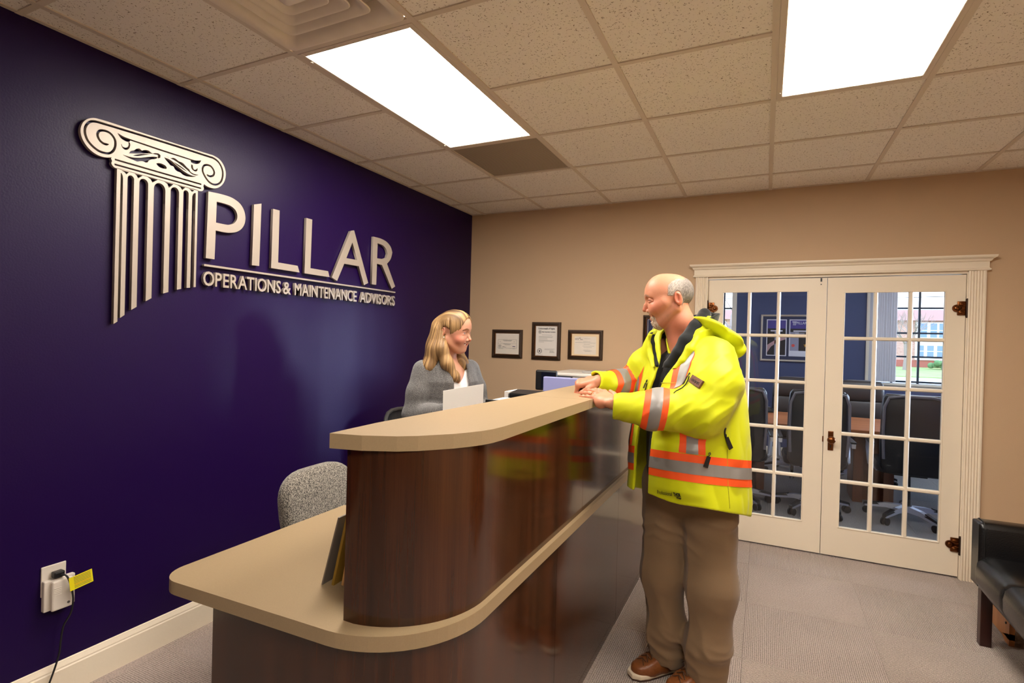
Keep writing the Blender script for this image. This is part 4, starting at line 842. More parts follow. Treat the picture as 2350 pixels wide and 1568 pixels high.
def star_base(t):
    for k in range(5):
        a = 2*PI*k/5; ca, sa = math.cos(a), math.sin(a)
        leg = MB().loft([[(ca*d_-sa*w_, sa*d_+ca*w_, z0), (ca*d_+sa*w_, sa*d_-ca*w_, z0), (ca*d_+sa*w_, sa*d_-ca*w_, z1), (ca*d_-sa*w_, sa*d_+ca*w_, z1)] for d_, w_, z0, z1 in ((.02, .03, .07, .12), (.29, .016, .06, .085))]).build('leg', M_BLACKP, t)
        c_ = MB()
        for s_ in (-1, 1): c_.cyl((ca*.28-sa*.01*s_, sa*.28+ca*.01*s_, .027), (ca*.28-sa*.022*s_, sa*.28+ca*.022*s_, .027), .027, n=14)
        c_.cyl((ca*.28, sa*.28, .03), (ca*.28, sa*.28, .07), .009, n=8).build('caster', M_BLACKP, leg, smooth=True)
    MB().cyl((0, 0, .09), (0, 0, .42), .026).build('gas_column', M_BLACKP, t, smooth=True)
t = thing('office_chair', 'grey tweed office chair with rounded back behind the lower counter', 'chair', (0, 0, 0))
star_base(t)
MB().loft([rr_ring(.44, .44, .12, .42), rr_ring(.48, .48, .13, .44), rr_ring(.48, .48, .13, .475), rr_ring(.40, .40, .12, .50)]).build('seat', M_FAB, t, smooth=True)
bk = [(.53, .30, .03, -.215, .01), (.56, .38, .06, -.22, .03), (.62, .435, .075, -.225, .035), (.70, .455, .08, -.235, .04), (.76, .455, .078, -.245, .04)]
for q in range(1, 9): a = q/8*PI/2; bk.append((.76+.125*math.sin(a), .455*math.cos(a*.93)**.62, .078*(.35+.65*math.cos(a*.9)), -.245-.02*math.sin(a), .04))
MB().loft(slab_loft(bk)).build('backrest', M_FAB, t, smooth=True)
MB().tube([(0, 0, .42), (0, -.2, .42), (0, -.27, .47), (0, -.27, .66)], .018).build('back_bracket', M_BLACKP, t, smooth=True)
t.location = (.93, -2.56, 0); t.rotation_euler = (0, 0, -PI/2+.04)
t = thing('mesh_chair', 'dark mesh-backed office chair with curved frame behind the woman', 'chair', (0, 0, 0))
star_base(t)
MB().loft([rr_ring(.44, .44, .1, .43), rr_ring(.48, .48, .11, .45), rr_ring(.48, .48, .11, .48), rr_ring(.42, .42, .1, .50)]).build('seat', M_LEATH, t, smooth=True)
hoop = [(s_*x_, -.23-.10*(1-(x_/.25)**2)+.03, .56+(z_-.56)*.86) for s_, x_, z_ in ((-1, .20, .56), (-1, .245, .70), (-1, .25, .86), (-1, .235, .95), (-1, .20, 1.00), (-1, .15, 1.028), (-1, .08, 1.04), (1, .0, 1.043), (1, .08, 1.04), (1, .15, 1.028), (1, .20, 1.00), (1, .235, .95), (1, .25, .86), (1, .245, .70), (1, .20, .56))]
MB().tube(hoop, .014, 8, closed=True).build('back_frame', mat('charcoal_plastic', lin(66, 64, 62), .45), t, smooth=True)
M_MESH = D.materials.new('mesh_fabric'); M_MESH.use_nodes = True
n_ = M_MESH.node_tree.nodes; l_ = M_MESH.node_tree.links; p_ = n_['Principled BSDF']; p_.inputs['Base Color'].default_value = lin(40, 39, 38); p_.inputs['Roughness'].default_value = .8
tc_ = n_.new('ShaderNodeTexCoord'); vv = n_.new('ShaderNodeTexVoronoi'); vv.inputs['Scale'].default_value = 260; vv.inputs['Randomness'].default_value = 0
rr = n_.new('ShaderNodeMapRange'); rr.inputs['From Min'].default_value = .18; rr.inputs['From Max'].default_value = .34; rr.inputs['To Min'].default_value = .25
l_.new(tc_.outputs['Object'], vv.inputs['Vector']); l_.new(vv.outputs['Distance'], rr.inputs['Value']); l_.new(rr.outputs[0], p_.inputs['Alpha'])
rows = []
for z_, hw in ((.56, .20), (.70, .245), (.86, .25), (.95, .235), (1.0, .20), (1.028, .15), (1.04, .08)):
    rows.append([(hw*(i/5-1), -.23-.10*(1-(hw*(i/5-1)/.25)**2)+.03, .56+(z_-.56)*.86) for i in range(11)])
vs = [p for r in rows for p in r]; fs = [(i*11+j, i*11+j+1, (i+1)*11+j+1, (i+1)*11+j) for i in range(len(rows)-1) for j in range(10)]
pyobj('mesh_back', vs, fs, M_MESH, t, True)
MB().tube([(0, 0, .43), (0, -.24, .43), (0, -.33, .50), (0, -.31, .62)], .02).build('back_bracket', M_BLACKP, t, smooth=True)
t.location = (.45, -1.29, 0); t.rotation_euler = (0, 0, -PI/2-.05)

# ------------------------------------------------------------------ armchair at the right edge
M_BLK = mat('glossy_black_leather', lin(11, 11, 13), .27, spec=.5, bump=(180, .1, 3)); M_DKW = m_wood('dark_leg_wood', lin(34, 12, 10), lin(58, 24, 18), .3)
ac = thing('armchair', 'black leather armchair with dark wooden legs beside the glazed doors', 'armchair', (3.9, -1.3, 0))
def arm(y0, y1):
    prof = [(y0, .30), (y0, .60), (y0+.012, .622), (y0+.03, .63), (y1-.03, .63), (y1-.012, .622), (y1, .60), (y1, .30)]
    r = []
    for x_, k in ((3.590, .012), (3.597, .004), (3.61, 0), (4.36, 0), (4.37, .006)): r.append([(x_, min(max(y_, y0+k), y1-k), min(z_, .63-k)) for y_, z_ in prof])
    a_ = MB().loft(r).build('arm', M_BLK, ac, smooth=True)
    MB().tube([(3.612, y0-.001, .305), (3.612, y0-.001, .60), (3.612, y0+.012, .624), (3.612, y0+.03, .632), (3.612, y1-.03, .632), (3.612, y1-.012, .624), (3.612, y1+.001, .6)], .0022, 6).build('seam', mat('leather_seam', lin(14, 14, 16), .5), a_)
arm(-.955, -.835); arm(-1.775, -1.655)
def cushion(y0, y1):
    prof = [(3.64, .30), (3.585, .31), (3.572, .34), (3.570, .39), (3.578, .43), (3.60, .452), (3.66, .462), (4.15, .455), (4.2, .44), (4.2, .30)]
    r = []
    for f_, k in ((0, .02), (.03, .006), (.07, 0), (.5, -.004), (.93, 0), (.97, .006), (1, .02)):
        cx_, cz_ = 3.88, .38
        r.append([(x_+(cx_-x_)*k*1.5, y0+(y1-y0)*f_, z_+(cz_-z_)*k*2) for x_, z_ in prof])
    MB().loft(r).build('seat_cushion', M_BLK, ac, smooth=True)
cushion(-1.654, -1.306); cushion(-1.304, -.956)
MB().box((4.18, -1.655, .28), (4.37, -.955, .86), bev=.03, seg=3).build('backrest', M_BLK, ac, smooth=True)
MB().box((3.63, -1.655, .25), (4.36, -.955, .30)).build('seat_frame', M_BLACKP, ac)
for x_, y_ in ((3.6, -.955), (3.6, -1.775), (4.31, -.89), (4.31, -1.775)):
    z1 = .302
    MB().box((x_+.004, y_+.001, 0), (x_+.052, y_+.048, z1), bev=.003).build('leg', M_DKW, ac)
st = thing('wooden_stand', 'low light brown wooden stand in the shadow behind the armchair', 'stand', (3.85, -.7, 0))
M_PINE = m_wood('pine_wood', lin(150, 92, 46), lin(186, 124, 70), .4)
MB().prism([(3.742, .03), (3.742, .22), (3.765, .22), (3.765, .03)], -.88, -.54, ax=1).prism([(-.88, .0), (-.88, .06), (-.80, .03), (-.62, .03), (-.54, .06), (-.54, 0), (-.59, 0), (-.63, .018), (-.79, .018), (-.83, 0)], 3.742, 3.765, ax=0).build('side_panel', M_PINE, st)
MB().prism([(-.88, .0), (-.88, .22), (-.54, .22), (-.54, 0), (-.59, 0), (-.63, .03), (-.79, .03), (-.83, 0)], 4.20, 4.222, ax=0).build('side_panel', M_PINE, st)
MB().box((3.735, -.885, .22), (4.225, -.535, .235), bev=.004).build('top', M_PINE, st)
MB().box((3.765, -.70, .05), (4.20, -.68, .12)).build('rail', M_PINE, st)
for y_ in (-.84, -.60): MB().cyl((3.742, y_, .10), (3.738, y_, .10), .006).build('screw', M_BLACKP, st)

# ------------------------------------------------------------------ outdoors beyond the meeting room windows
M_GRASS = mat('winter_lawn', lin(142, 158, 96), .95, var=(.4, .2)); M_ROAD = mat('pale_street', lin(186, 184, 178), .9, var=(.3, .1))
tag(MB().box((-60, 3.8, -1.1), (90, 52, -.9)).build('street', M_ROAD), kind='structure')
tag(MB().prism([(52, -1.1), (52, -.82), (66, -.5), (110, -.3), (110, -1.1)], -60, 120, ax=0).build('lawn', M_GRASS), kind='structure')
M_BRICK = mat('pale_brick', lin(186, 128, 110), .9)
N, L, P = nodes(M_BRICK)
g = N.new('ShaderNodeNewGeometry'); mp = N.new('ShaderNodeMapping'); mp.inputs['Rotation'].default_value = (PI/2, 0, 0); br = N.new('ShaderNodeTexBrick'); br.inputs['Scale'].default_value = 2.2
br.inputs['Color1'].default_value = lin(196, 150, 132); br.inputs['Color2'].default_value = lin(176, 126, 110); br.inputs['Mortar'].default_value = lin(206, 190, 178)
L.new(g.outputs['Position'], mp.inputs[0]); L.new(mp.outputs[0], br.inputs['Vector']); L.new(br.outputs['Color'], P.inputs['Base Color'])
M_EXW = mat('exterior_white', lin(236, 234, 230), .7); M_WPANE = mat('dark_window_glass', lin(110, 134, 168), .15)
bl_ = thing('brick_building', 'pale red brick building with white window bays across the street', 'building', (20, 70, -.5))
MB().box((-2, 70, -.6), (60, 82, 4.85)).build('wall', M_BRICK, bl_)
MB().prism([(69.4, 4.8), (70.4, 6.05), (81, 6.05), (82.6, 4.8)], -2.6, 60.6, ax=0).build('roof', mat('roof_tile', lin(176, 132, 124), .9), bl_)
MB().box((-2, 69.9, -.62), (60, 70.02, .30)).build('plinth', mat('brick_red', lin(166, 96, 80), .9), bl_)
def bay(x0):
    MB().box((x0, 69.75, .35), (x0+2.9, 70.05, 4.6)).build('window_bay', M_EXW, bl_)
    for z0, z1, xs in ((2.85, 4.55, (.35, 1.25, 2.05)), (.66, 2.05, (.1, 1.0, 1.9))):
        for x_ in xs:
            w_ = MB().box((x0+x_, 69.68, z0), (x0+x_+.72, 69.76, z1)).build('window', M_EXW, bl_)
            MB().box((x0+x_+.06, 69.66, z0+.06), (x0+x_+.66, 69.69, (z0+z1)/2-.04)).box((x0+x_+.06, 69.66, (z0+z1)/2+.04), (x0+x_+.66, 69.69, z1-.06)).build('pane', M_WPANE, w_)
for x0 in (2.5, 10.0, 18.0, 25.5, 33, 41): bay(x0)
ub = thing('utility_box', 'pale blue-white utility cabinet on the lawn by the brick building', 'cabinet', (20.5, 66.5, -.5))
MB().box((20.2, 66.1, -.55), (20.9, 66.7, .15), bev=.03).build('cabinet', mat('pale_blue_box', lin(190, 206, 220), .6), ub); MB().box((20.15, 66.0, .15), (20.95, 66.8, .2)).build('lid', M_EXW, ub)
sh = thing('shrub', 'green shrub on the lawn by the brick building', 'shrub', (19.5, 65, -.5))
random.seed(3); b = MB()
for i in range(26): b.ball((19.2+random.uniform(-.8, .8), 65+random.uniform(-.5, .5), -.3+random.uniform(0, .55)), random.uniform(.18, .32), 8, 6)
b.build('foliage', mat('shrub_green', lin(96, 132, 84), .9, var=(3, .3)), sh, smooth=True)
def bare_tree(lab, x, y, z, h, seed):
    random.seed(seed); t = thing('bare_tree', lab, 'tree', (x, y, z), 'bare trees across the street')
    b = MB(); tw = MB()
    b.tube([(x, y, z), (x+.05, y, z+h*.2), (x-.05, y, z+h*.42)], [.26, .2, .15], 8)
    def br_(p, d, l, r, k):
        q = p+d*l*.5+Vector((random.uniform(-.1, .1), random.uniform(-.1, .1), .05))*l; e = q+d*l*.5
        (b if k > 1 else tw).tube([p, q, e], [r, r*.75, r*.5], 6 if k > 1 else 4)
        if k == 0: return
        for _ in range(3 if k > 1 else 4):
            nd = (d+Vector((random.uniform(-.8, .8), random.uniform(-.8, .8), random.uniform(-.15, .6)))).normalized()
            br_(p+(e-p)*random.uniform(.5, 1), nd, l*random.uniform(.6, .8), r*.5, k-1)
    for i in range(5): br_(Vector((x-.05, y, z+h*.4)), Vector((math.cos(i*1.3)*.7, math.sin(i*1.3)*.7, .8)).normalized(), h*.28, .09, 3)
    mb_ = mat('tree_bark', lin(150, 134, 124), .9)
    b.build('trunk', mb_, t); tag(tw.build('twigs', mb_, t), kind='stuff')
bare_tree('bare grey tree on the lawn at the left of the brick building window bay', 15.6, 62, -.6, 6.5, 11)
bare_tree('bare tree seen through the narrow window behind the man', .2, 40, -.9, 9, 21)
for k, z in enumerate((8.0, 7.4)):
    tag(MB().tube([(-40, 68, z+.4), (10, 68, z-.2), (60, 68, z+.5)], .035, 5).build('power_line', M_BLACKP), ['upper power line crossing the pale sky', 'lower power line crossing the pale sky'][k], 'cable', 'power lines')
# ------------------------------------------------------------------ modelling kit for people: smooth distance fields turned into meshes
f32 = np.float32
def V3(*a): return np.array(a, f32)
def nrm(v): v = np.asarray(v, float); return v/np.linalg.norm(v)
def smin(a, b, k):
    h = np.clip(.5+.5*(b-a)/k, 0, 1); return b+(a-b)*h-k*h*(1-h)
def smax(a, b, k): return -smin(-a, -b, k)
def sph(P, c, r): return np.linalg.norm(P-np.asarray(c, f32), axis=1)-r
def ell(P, c, r, R=None):
    q = P-np.asarray(c, f32)
    if R is not None: q = q @ np.asarray(R, f32)
    r = np.asarray(r, f32); k0 = np.linalg.norm(q/r, axis=1); k1 = np.linalg.norm(q/(r*r), axis=1)+1e-9
    return k0*(k0-1)/k1
def cone(P, a, b, ra, rb):
    a = np.asarray(a, f32); d = np.asarray(b, f32)-a
    t = np.clip(((P-a) @ d)/(d @ d+1e-12), 0, 1)
    return np.linalg.norm(P-a-t[:, None]*d, axis=1)-(ra+(rb-ra)*t)
def chain(P, pts, rs, k=0):
    d = cone(P, pts[0], pts[1], rs[0], rs[1])
    for i in range(1, len(pts)-1):
        e = cone(P, pts[i], pts[i+1], rs[i], rs[i+1]); d = smin(d, e, k) if k else np.minimum(d, e)
    return d
def slab(P, p, n): return (P-np.asarray(p, f32)) @ np.asarray(nrm(n), f32)       # > 0 on the side the normal points to
def _hash(i, j, k):
    h = (i*374761393+j*668265263+k*2147483647+12345) & 0xffffffff
    h = ((h ^ (h >> 13))*1274126177) & 0xffffffff
    return ((h ^ (h >> 16)) & 0xffff).astype(f32)/65535
def vnoise(P, s, seed=0):
    q = P*np.asarray(s, f32)+seed*17.3; i = np.floor(q).astype(np.int64); u = (q-i).astype(f32); u = u*u*(3-2*u)
    r = 0
    for dx in (0, 1):
        for dy in (0, 1):
            for dz in (0, 1):
                w_ = (u[:, 0] if dx else 1-u[:, 0])*(u[:, 1] if dy else 1-u[:, 1])*(u[:, 2] if dz else 1-u[:, 2])
                r = r+w_*_hash(i[:, 0]+dx, i[:, 1]+dy, i[:, 2]+dz)
    return r*2-1
def surfnet(f, lo, hi, h, B=8):
    """surface nets over a grid that is only evaluated in blocks near the surface"""
    lo = np.asarray(lo, float); n = np.ceil((np.asarray(hi, float)-lo)/h/B).astype(int)
    N_ = n*B+1
    cc = np.stack(np.meshgrid(*[np.arange(m) for m in n], indexing='ij'), -1).reshape(-1, 3)
    cp = (lo+(cc+.5)*B*h).astype(f32)
    d = f(cp); act = np.abs(d) < B*h*1.25
    G = np.ones(N_, f32)
    for b_, s_ in zip(cc[~act], d[~act]):
        if s_ < 0: G[b_[0]*B:b_[0]*B+B+1, b_[1]*B:b_[1]*B+B+1, b_[2]*B:b_[2]*B+B+1] = -1
    o = np.stack(np.meshgrid(*[np.arange(B+1)]*3, indexing='ij'), -1).reshape(-1, 3)
    A = cc[act]*B
    for s in range(0, len(A), 400):
        idx = (A[s:s+400, None, :]+o[None]).reshape(-1, 3)
        G[idx[:, 0], idx[:, 1], idx[:, 2]] = f((lo+idx*h).astype(f32))
    S = G < 0
    c8 = [S[dx:N_[0]-1+dx, dy:N_[1]-1+dy, dz:N_[2]-1+dz] for dx in (0, 1) for dy in (0, 1) for dz in (0, 1)]
    cnt = sum(c.astype(np.int8) for c in c8); cell = (cnt > 0) & (cnt < 8)
    ci = np.argwhere(cell); vid = np.full(cell.shape, -1, np.int32); vid[cell] = np.arange(len(ci))
    val = np.stack([G[ci[:, 0]+dx, ci[:, 1]+dy, ci[:, 2]+dz] for dx in (0, 1) for dy in (0, 1) for dz in (0, 1)], 1)
    off = np.array([(dx, dy, dz) for dx in (0, 1) for dy in (0, 1) for dz in (0, 1)], f32)
    acc = np.zeros((len(ci), 3), f32); num = np.zeros(len(ci), f32)
    for a in range(8):
        for b in range(a+1, 8):
            if np.abs(off[a]-off[b]).sum() != 1: continue
            m = (val[:, a] < 0) != (val[:, b] < 0)
            t = np.where(m, val[:, a]/(val[:, a]-val[:, b]+1e-20), 0)
            acc += np.where(m[:, None], off[a]+t[:, None]*(off[b]-off[a]), 0); num += m
    V = lo+(ci+acc/num[:, None])*h
    Q = []
    for ax in range(3):
        s0 = [slice(None)]*3; s1 = [slice(None)]*3; s0[ax] = slice(0, -1); s1[ax] = slice(1, None)
        a = S[tuple(s0)]; b = S[tuple(s1)]; e = np.argwhere(a != b)
        u, v = [(1, 2), (2, 0), (0, 1)][ax]
        ok = (e[:, u] > 0) & (e[:, v] > 0) & (e[:, u] < N_[u]-1) & (e[:, v] < N_[v]-1); e = e[ok]
        def vv(du, dv):
            q = e.copy(); q[:, u] += du; q[:, v] += dv; return vid[q[:, 0], q[:, 1], q[:, 2]]
        q = np.stack([vv(-1, -1), vv(0, -1), vv(0, 0), vv(-1, 0)], 1)
        inside = a[e[:, 0], e[:, 1], e[:, 2]]; q[~inside] = q[~inside][:, ::-1]
        Q.append(q)
    Q = np.concatenate(Q); Q = Q[(Q >= 0).all(1)]
    return V.astype(f32), Q
def npmesh(name, V, Q, m, parent, cols=None, smooth=True):
    me = D.meshes.new(name); nq = len(Q); k = Q.shape[1]
    me.vertices.add(len(V)); me.vertices.foreach_set('co', np.asarray(V, f32).ravel())
    me.loops.add(nq*k); me.loops.foreach_set('vertex_index', Q.astype(np.int32).ravel())
    me.polygons.add(nq); me.polygons.foreach_set('loop_start', (np.arange(nq)*k).astype(np.int32))
    me.polygons.foreach_set('use_smooth', np.full(nq, smooth))
    me.update(calc_edges=True); me.validate()
    if cols is not None:
        at = me.color_attributes.new('Col', 'FLOAT_COLOR', 'POINT')
        at.data.foreach_set('color', np.concatenate([np.clip(cols, 0, 1), np.ones((len(V), 1))], 1).astype(f32).ravel())
    return link_mesh(name, me, m, parent)
def part(name, f, lo, hi, h, m, parent, colf=None):
    V, Q = surfnet(f, lo, hi, h)
    return npmesh(name, V, Q, m, parent, colf(V) if colf else None)
def merge(L):
    Vs, Qs, n = [], [], 0
    for V, Q in L: Vs.append(V); Qs.append(Q+n); n += len(V)
    return np.concatenate(Vs), np.concatenate(Qs)
def submesh(V, Q, keep_face, push):
    """the kept faces of a surface, pushed out along the normals, with a rim"""
    T = Q[keep_face]
    if not len(T): return V[:0], T
    a, b, c, d = (V[Q[:, i]] for i in range(4)); fn = np.cross(c-a, d-b)
    nn = np.zeros_like(V)
    for i in range(4): np.add.at(nn, Q[:, i], fn)
    nn /= np.linalg.norm(nn, axis=1)[:, None]+1e-12
    u, inv = np.unique(T, return_inverse=True)
    return (V[u]+nn[u]*push), inv.reshape(T.shape)
def mixc(a, b, t): t = np.clip(t, 0, 1)[:, None]; return a*(1-t)+b*t
def sst(x, a, b): t = np.clip((x-a)/(b-a), 0, 1); return t*t*(3-2*t)
def L3(*c): return np.array(lin(*c)[:3])
def vc_mat(name, rough=.5, sss=0, spec=.5, bump=None, sheen=0):
    m = mat(name, (.5, .5, .5, 1), rough, spec=spec, bump=bump, sheen=sheen); n = m.node_tree
    at = n.nodes.new('ShaderNodeVertexColor'); at.layer_name = 'Col'; p = n.nodes['Principled BSDF']; n.links.new(at.outputs['Color'], p.inputs['Base Color'])
    if sss:
        p.inputs['Subsurface Weight'].default_value = sss; p.inputs['Subsurface Radius'].default_value = (.012, .005, .003); p.inputs['Subsurface Scale'].default_value = 1
    return m
M_SKIN = vc_mat('skin', .45, .15, .4, bump=(420, .10, 2))
M_HAIR = vc_mat('hair', .5, 0, .35); M_SHORT = vc_mat('short_hair', .6, 0, .25)
N, L, P = nodes(M_SHORT)
t_ = N.new('ShaderNodeTexCoord'); mp = N.new('ShaderNodeMapping'); mp.inputs['Scale'].default_value = (900, 900, 160); mp.inputs['Rotation'].default_value = (0, .5, 0); n = N.new('ShaderNodeTexNoise'); n.inputs['Scale'].default_value = 1; n.inputs['Detail'].default_value = 1
r = N.new('ShaderNodeMapRange'); r.inputs['From Min'].default_value = .3; r.inputs['From Max'].default_value = .7; r.inputs['To Min'].default_value = .55; r.inputs['To Max'].default_value = 1.3
q_ = N.new('ShaderNodeMix'); q_.data_type = 'RGBA'; q_.blend_type = 'MULTIPLY'; q_.inputs['Factor'].default_value = 1; at = [x for x in N if x.type == 'VERTEX_COLOR'][0]
b = N.new('ShaderNodeBump'); b.inputs['Strength'].default_value = .7; b.inputs['Distance'].default_value = .002
L.new(t_.outputs['Object'], mp.inputs[0]); L.new(mp.outputs[0], n.inputs['Vector']); L.new(n.outputs['Fac'], r.inputs['Value']); L.new(at.outputs['Color'], q_.inputs['A']); L.new(r.outputs[0], q_.inputs['B']); L.new(q_.outputs['Result'], P.inputs['Base Color']); L.new(n.outputs['Fac'], b.inputs['Height']); L.new(b.outputs[0], P.inputs['Normal'])
M_TEETH = mat('teeth', lin(236, 226, 208), .3); M_EYE = vc_mat('eye', .15)
M_LIP = mat('lips', lin(196, 98, 88), .4)

# ------------------------------------------------------------------ heads (x forward, y to the person's left, z up; metres)
def mouth_space(A):
    B = A.copy(); y = np.abs(A[:, 1]); B[:, 1] = y; B[:, 1] = y*.87; B[:, 2] = A[:, 2]-13*y**2; B[:, 0] = A[:, 0]+9*y**2; return B
def head_field(kind):
    man = kind == 'man'
    def f(P):
        A = P.copy(); A[:, 1] = np.abs(A[:, 1])
        if man:
            d = ell(P, (.030, 0, .036), (.106, .079, .087))
            d = smin(d, ell(P, (.078, 0, .030), (.066, .064, .082)), .04)
            d = smin(d, ell(P, (.066, 0, -.045), (.060, .060, .088)), .035)
            d = smin(d, cone(A, (.004, .056, -.045), (.070, .022, -.113), .022, .020), .03)
            d = smin(d, ell(P, (.080, 0, -.112), (.024, .026, .022)), .02)
            d = smin(d, cone(A, (.132, .006, .016), (.116, .042, .018), .011, .011), .018)
            d = smin(d, cone(A, (.095, .050, -.042), (.060, .062, -.020), .022, .018), .03)
            d = smin(d, ell(A, (.104, .034, -.052), (.022, .020, .020)), .02)
            eye = (.118, .034, -.006); noser = [(.131, 0, -.002), (.142, 0, -.026), (.148, 0, -.048)]; nr = (.009, .0105, .0115)
            wing = (.133, .0135, -.055); mz = -.083
        else:
            d = ell(P, (.026, 0, .034), (.098, .074, .084))
            d = smin(d, ell(P, (.072, 0, .026), (.052, .058, .078)), .04)
            d = smin(d, ell(P, (.060, 0, -.040), (.054, .056, .082)), .035)
            d = smin(d, cone(A, (.006, .050, -.045), (.068, .016, -.106), .020, .018), .03)
            d = smin(d, ell(P, (.086, 0, -.104), (.020, .022, .018)), .02)
            d = smin(d, cone(A, (.116, .008, .014), (.102, .038, .016), .008, .008), .02)
            d = smin(d, ell(A, (.092, .036, -.046), (.026, .024, .022)), .025)
            eye = (.106, .031, -.006); noser = [(.116, 0, -.002), (.126, 0, -.024), (.135, 0, -.042)]; nr = (.007, .008, .0095)
            wing = (.122, .011, -.048); mz = -.074
        # eye hollows, lids
        d = smax(d, -sph(A, (eye[0]+.022, eye[1]+.001, eye[2]), .0165), .014)
        if man: d = smax(d, -ell(A, (eye[0]+.008, eye[1]+.024, eye[2]-.001), (.020, .017, .010)), .012)
        d = smin(d, sph(A, (eye[0]-.003, eye[1], eye[2]), .0135), .003)
        if man:
            d = smin(d, chain(A, [(eye[0]+.0075, eye[1]-.013, eye[2]+.003), (eye[0]+.0088, eye[1], eye[2]+.0062), (eye[0]+.0035, eye[1]+.012, eye[2]+.0045), (eye[0]-.008, eye[1]+.021, eye[2]-.002)], [.004, .0046, .0046, .003], .003), .003)
            d = smin(d, chain(A, [(eye[0]+.0075, eye[1]-.012, eye[2]-.005), (eye[0]+.0085, eye[1], eye[2]-.0072), (eye[0]+.003, eye[1]+.012, eye[2]-.0062), (eye[0]-.008, eye[1]+.020, eye[2]-.003)], [.0036, .0042, .0042, .003], .003), .004)
        else:
            d = smin(d, cone(A, (eye[0]+.0085, eye[1]-.012, eye[2]+.006), (eye[0]+.004, eye[1]+.014, eye[2]+.005), .0042, .0038), .004)
            d = smin(d, cone(A, (eye[0]+.0075, eye[1]-.011, eye[2]-.0075), (eye[0]+.003, eye[1]+.013, eye[2]-.006), .0036, .0036), .006)
        # nose
        d = smin(d, chain(P, noser, nr, .004), .010)
        d = smin(d, sph(A, wing, .0085), .007)
        d = smax(d, -ell(A, (wing[0]+.004, wing[1]-.006, wing[2]-.009), (.005, .004, .004)), .003)
        # muzzle, lips round a smile, mouth opening
        mx = noser[2][0]-.036
        d = smin(d, ell(P, (mx-.012, 0, mz), (.022, .032, .024)), .018)
        B = mouth_space(A)
        d = smin(d, cone(B, (mx+.009, -.001, mz+.009), (mx+.006, .027, mz+.003), .0048, .002), .004)
        d = smin(d, cone(B, (mx+.007, -.001, mz-.0115), (mx+.004, .025, mz-.002), .0056, .002), .004)
        d = smax(d, -ell(B, (mx+.010, 0, mz-.001), (.020, .0265, .0056)), .002)
        # smile crease
        if man:
            d = smin(d, ell(A, (.098, .042, -.046), (.022, .020, .020)), .012)
            d = smax(d, -chain(A, [(wing[0]-.008, wing[1]+.012, wing[2]+.006), (mx-.002, .037, mz+.012), (mx-.014, .042, mz-.018), (mx-.024, .040, mz-.036)], [.0035, .0035, .003, .002]), .006)
            for k_ in range(3): d = smax(d, -cone(A, (eye[0]-.014, eye[1]+.017, eye[2]+.001-.004*k_), (eye[0]-.040, eye[1]+.026, eye[2]+.012-.011*k_), .0016, .001), .004)
        else:
            d = smax(d, -chain(A, [(wing[0]-.010, wing[1]+.013, wing[2]+.004), (mx-.006, .038, mz+.008)], [.0025, .002]), .008)
        # ear
        ez = -.002; R = Matrix.Rotation(.22, 3, 'Y') @ Matrix.Rotation(.35, 3, 'Z'); R = np.array(R)
        e0 = (-.006, .079 if man else .073, ez); es = 1.0 if man else .9
        e = ell(A, e0, (.019*es, .0085, .033*es), R)
        e = smax(e, -ell(A, (e0[0]+.003, e0[1]+.008, e0[2]+.004), (.011*es, .007, .020*es), R), .004)
        e = smin(e, cone(A, (e0[0]+.011, e0[1]-.003, e0[2]-.008), (e0[0]+.012, e0[1]-.002, e0[2]+.004), .005, .004), .004)
        e = smin(e, cone(A, (e0[0]-.006, e0[1]+.003, e0[2]+.016), (e0[0]-.002, e0[1]+.001, e0[2]-.012), .004, .003), .005)
        d = smin(d, e, .006)
        return d
    return f, eye_of(kind), mouth_of(kind)
def eye_of(k): return (.118, .034, -.006) if k == 'man' else (.106, .031, -.006)
def mouth_of(k): return (.112, -.083) if k == 'man' else (.099, -.074)
def head_frame(c, face, roll=0):
    """world matrix 4x4 (numpy 3x3 R with columns x,y,z and origin)"""
    x = nrm(face); y = nrm(np.cross((0, 0, 1), x)); z = np.cross(x, y)
    if roll: y, z = y*math.cos(roll)+z*math.sin(roll), z*math.cos(roll)-y*math.sin(roll)
    return np.stack([x, y, z], 1), np.asarray(c, float)
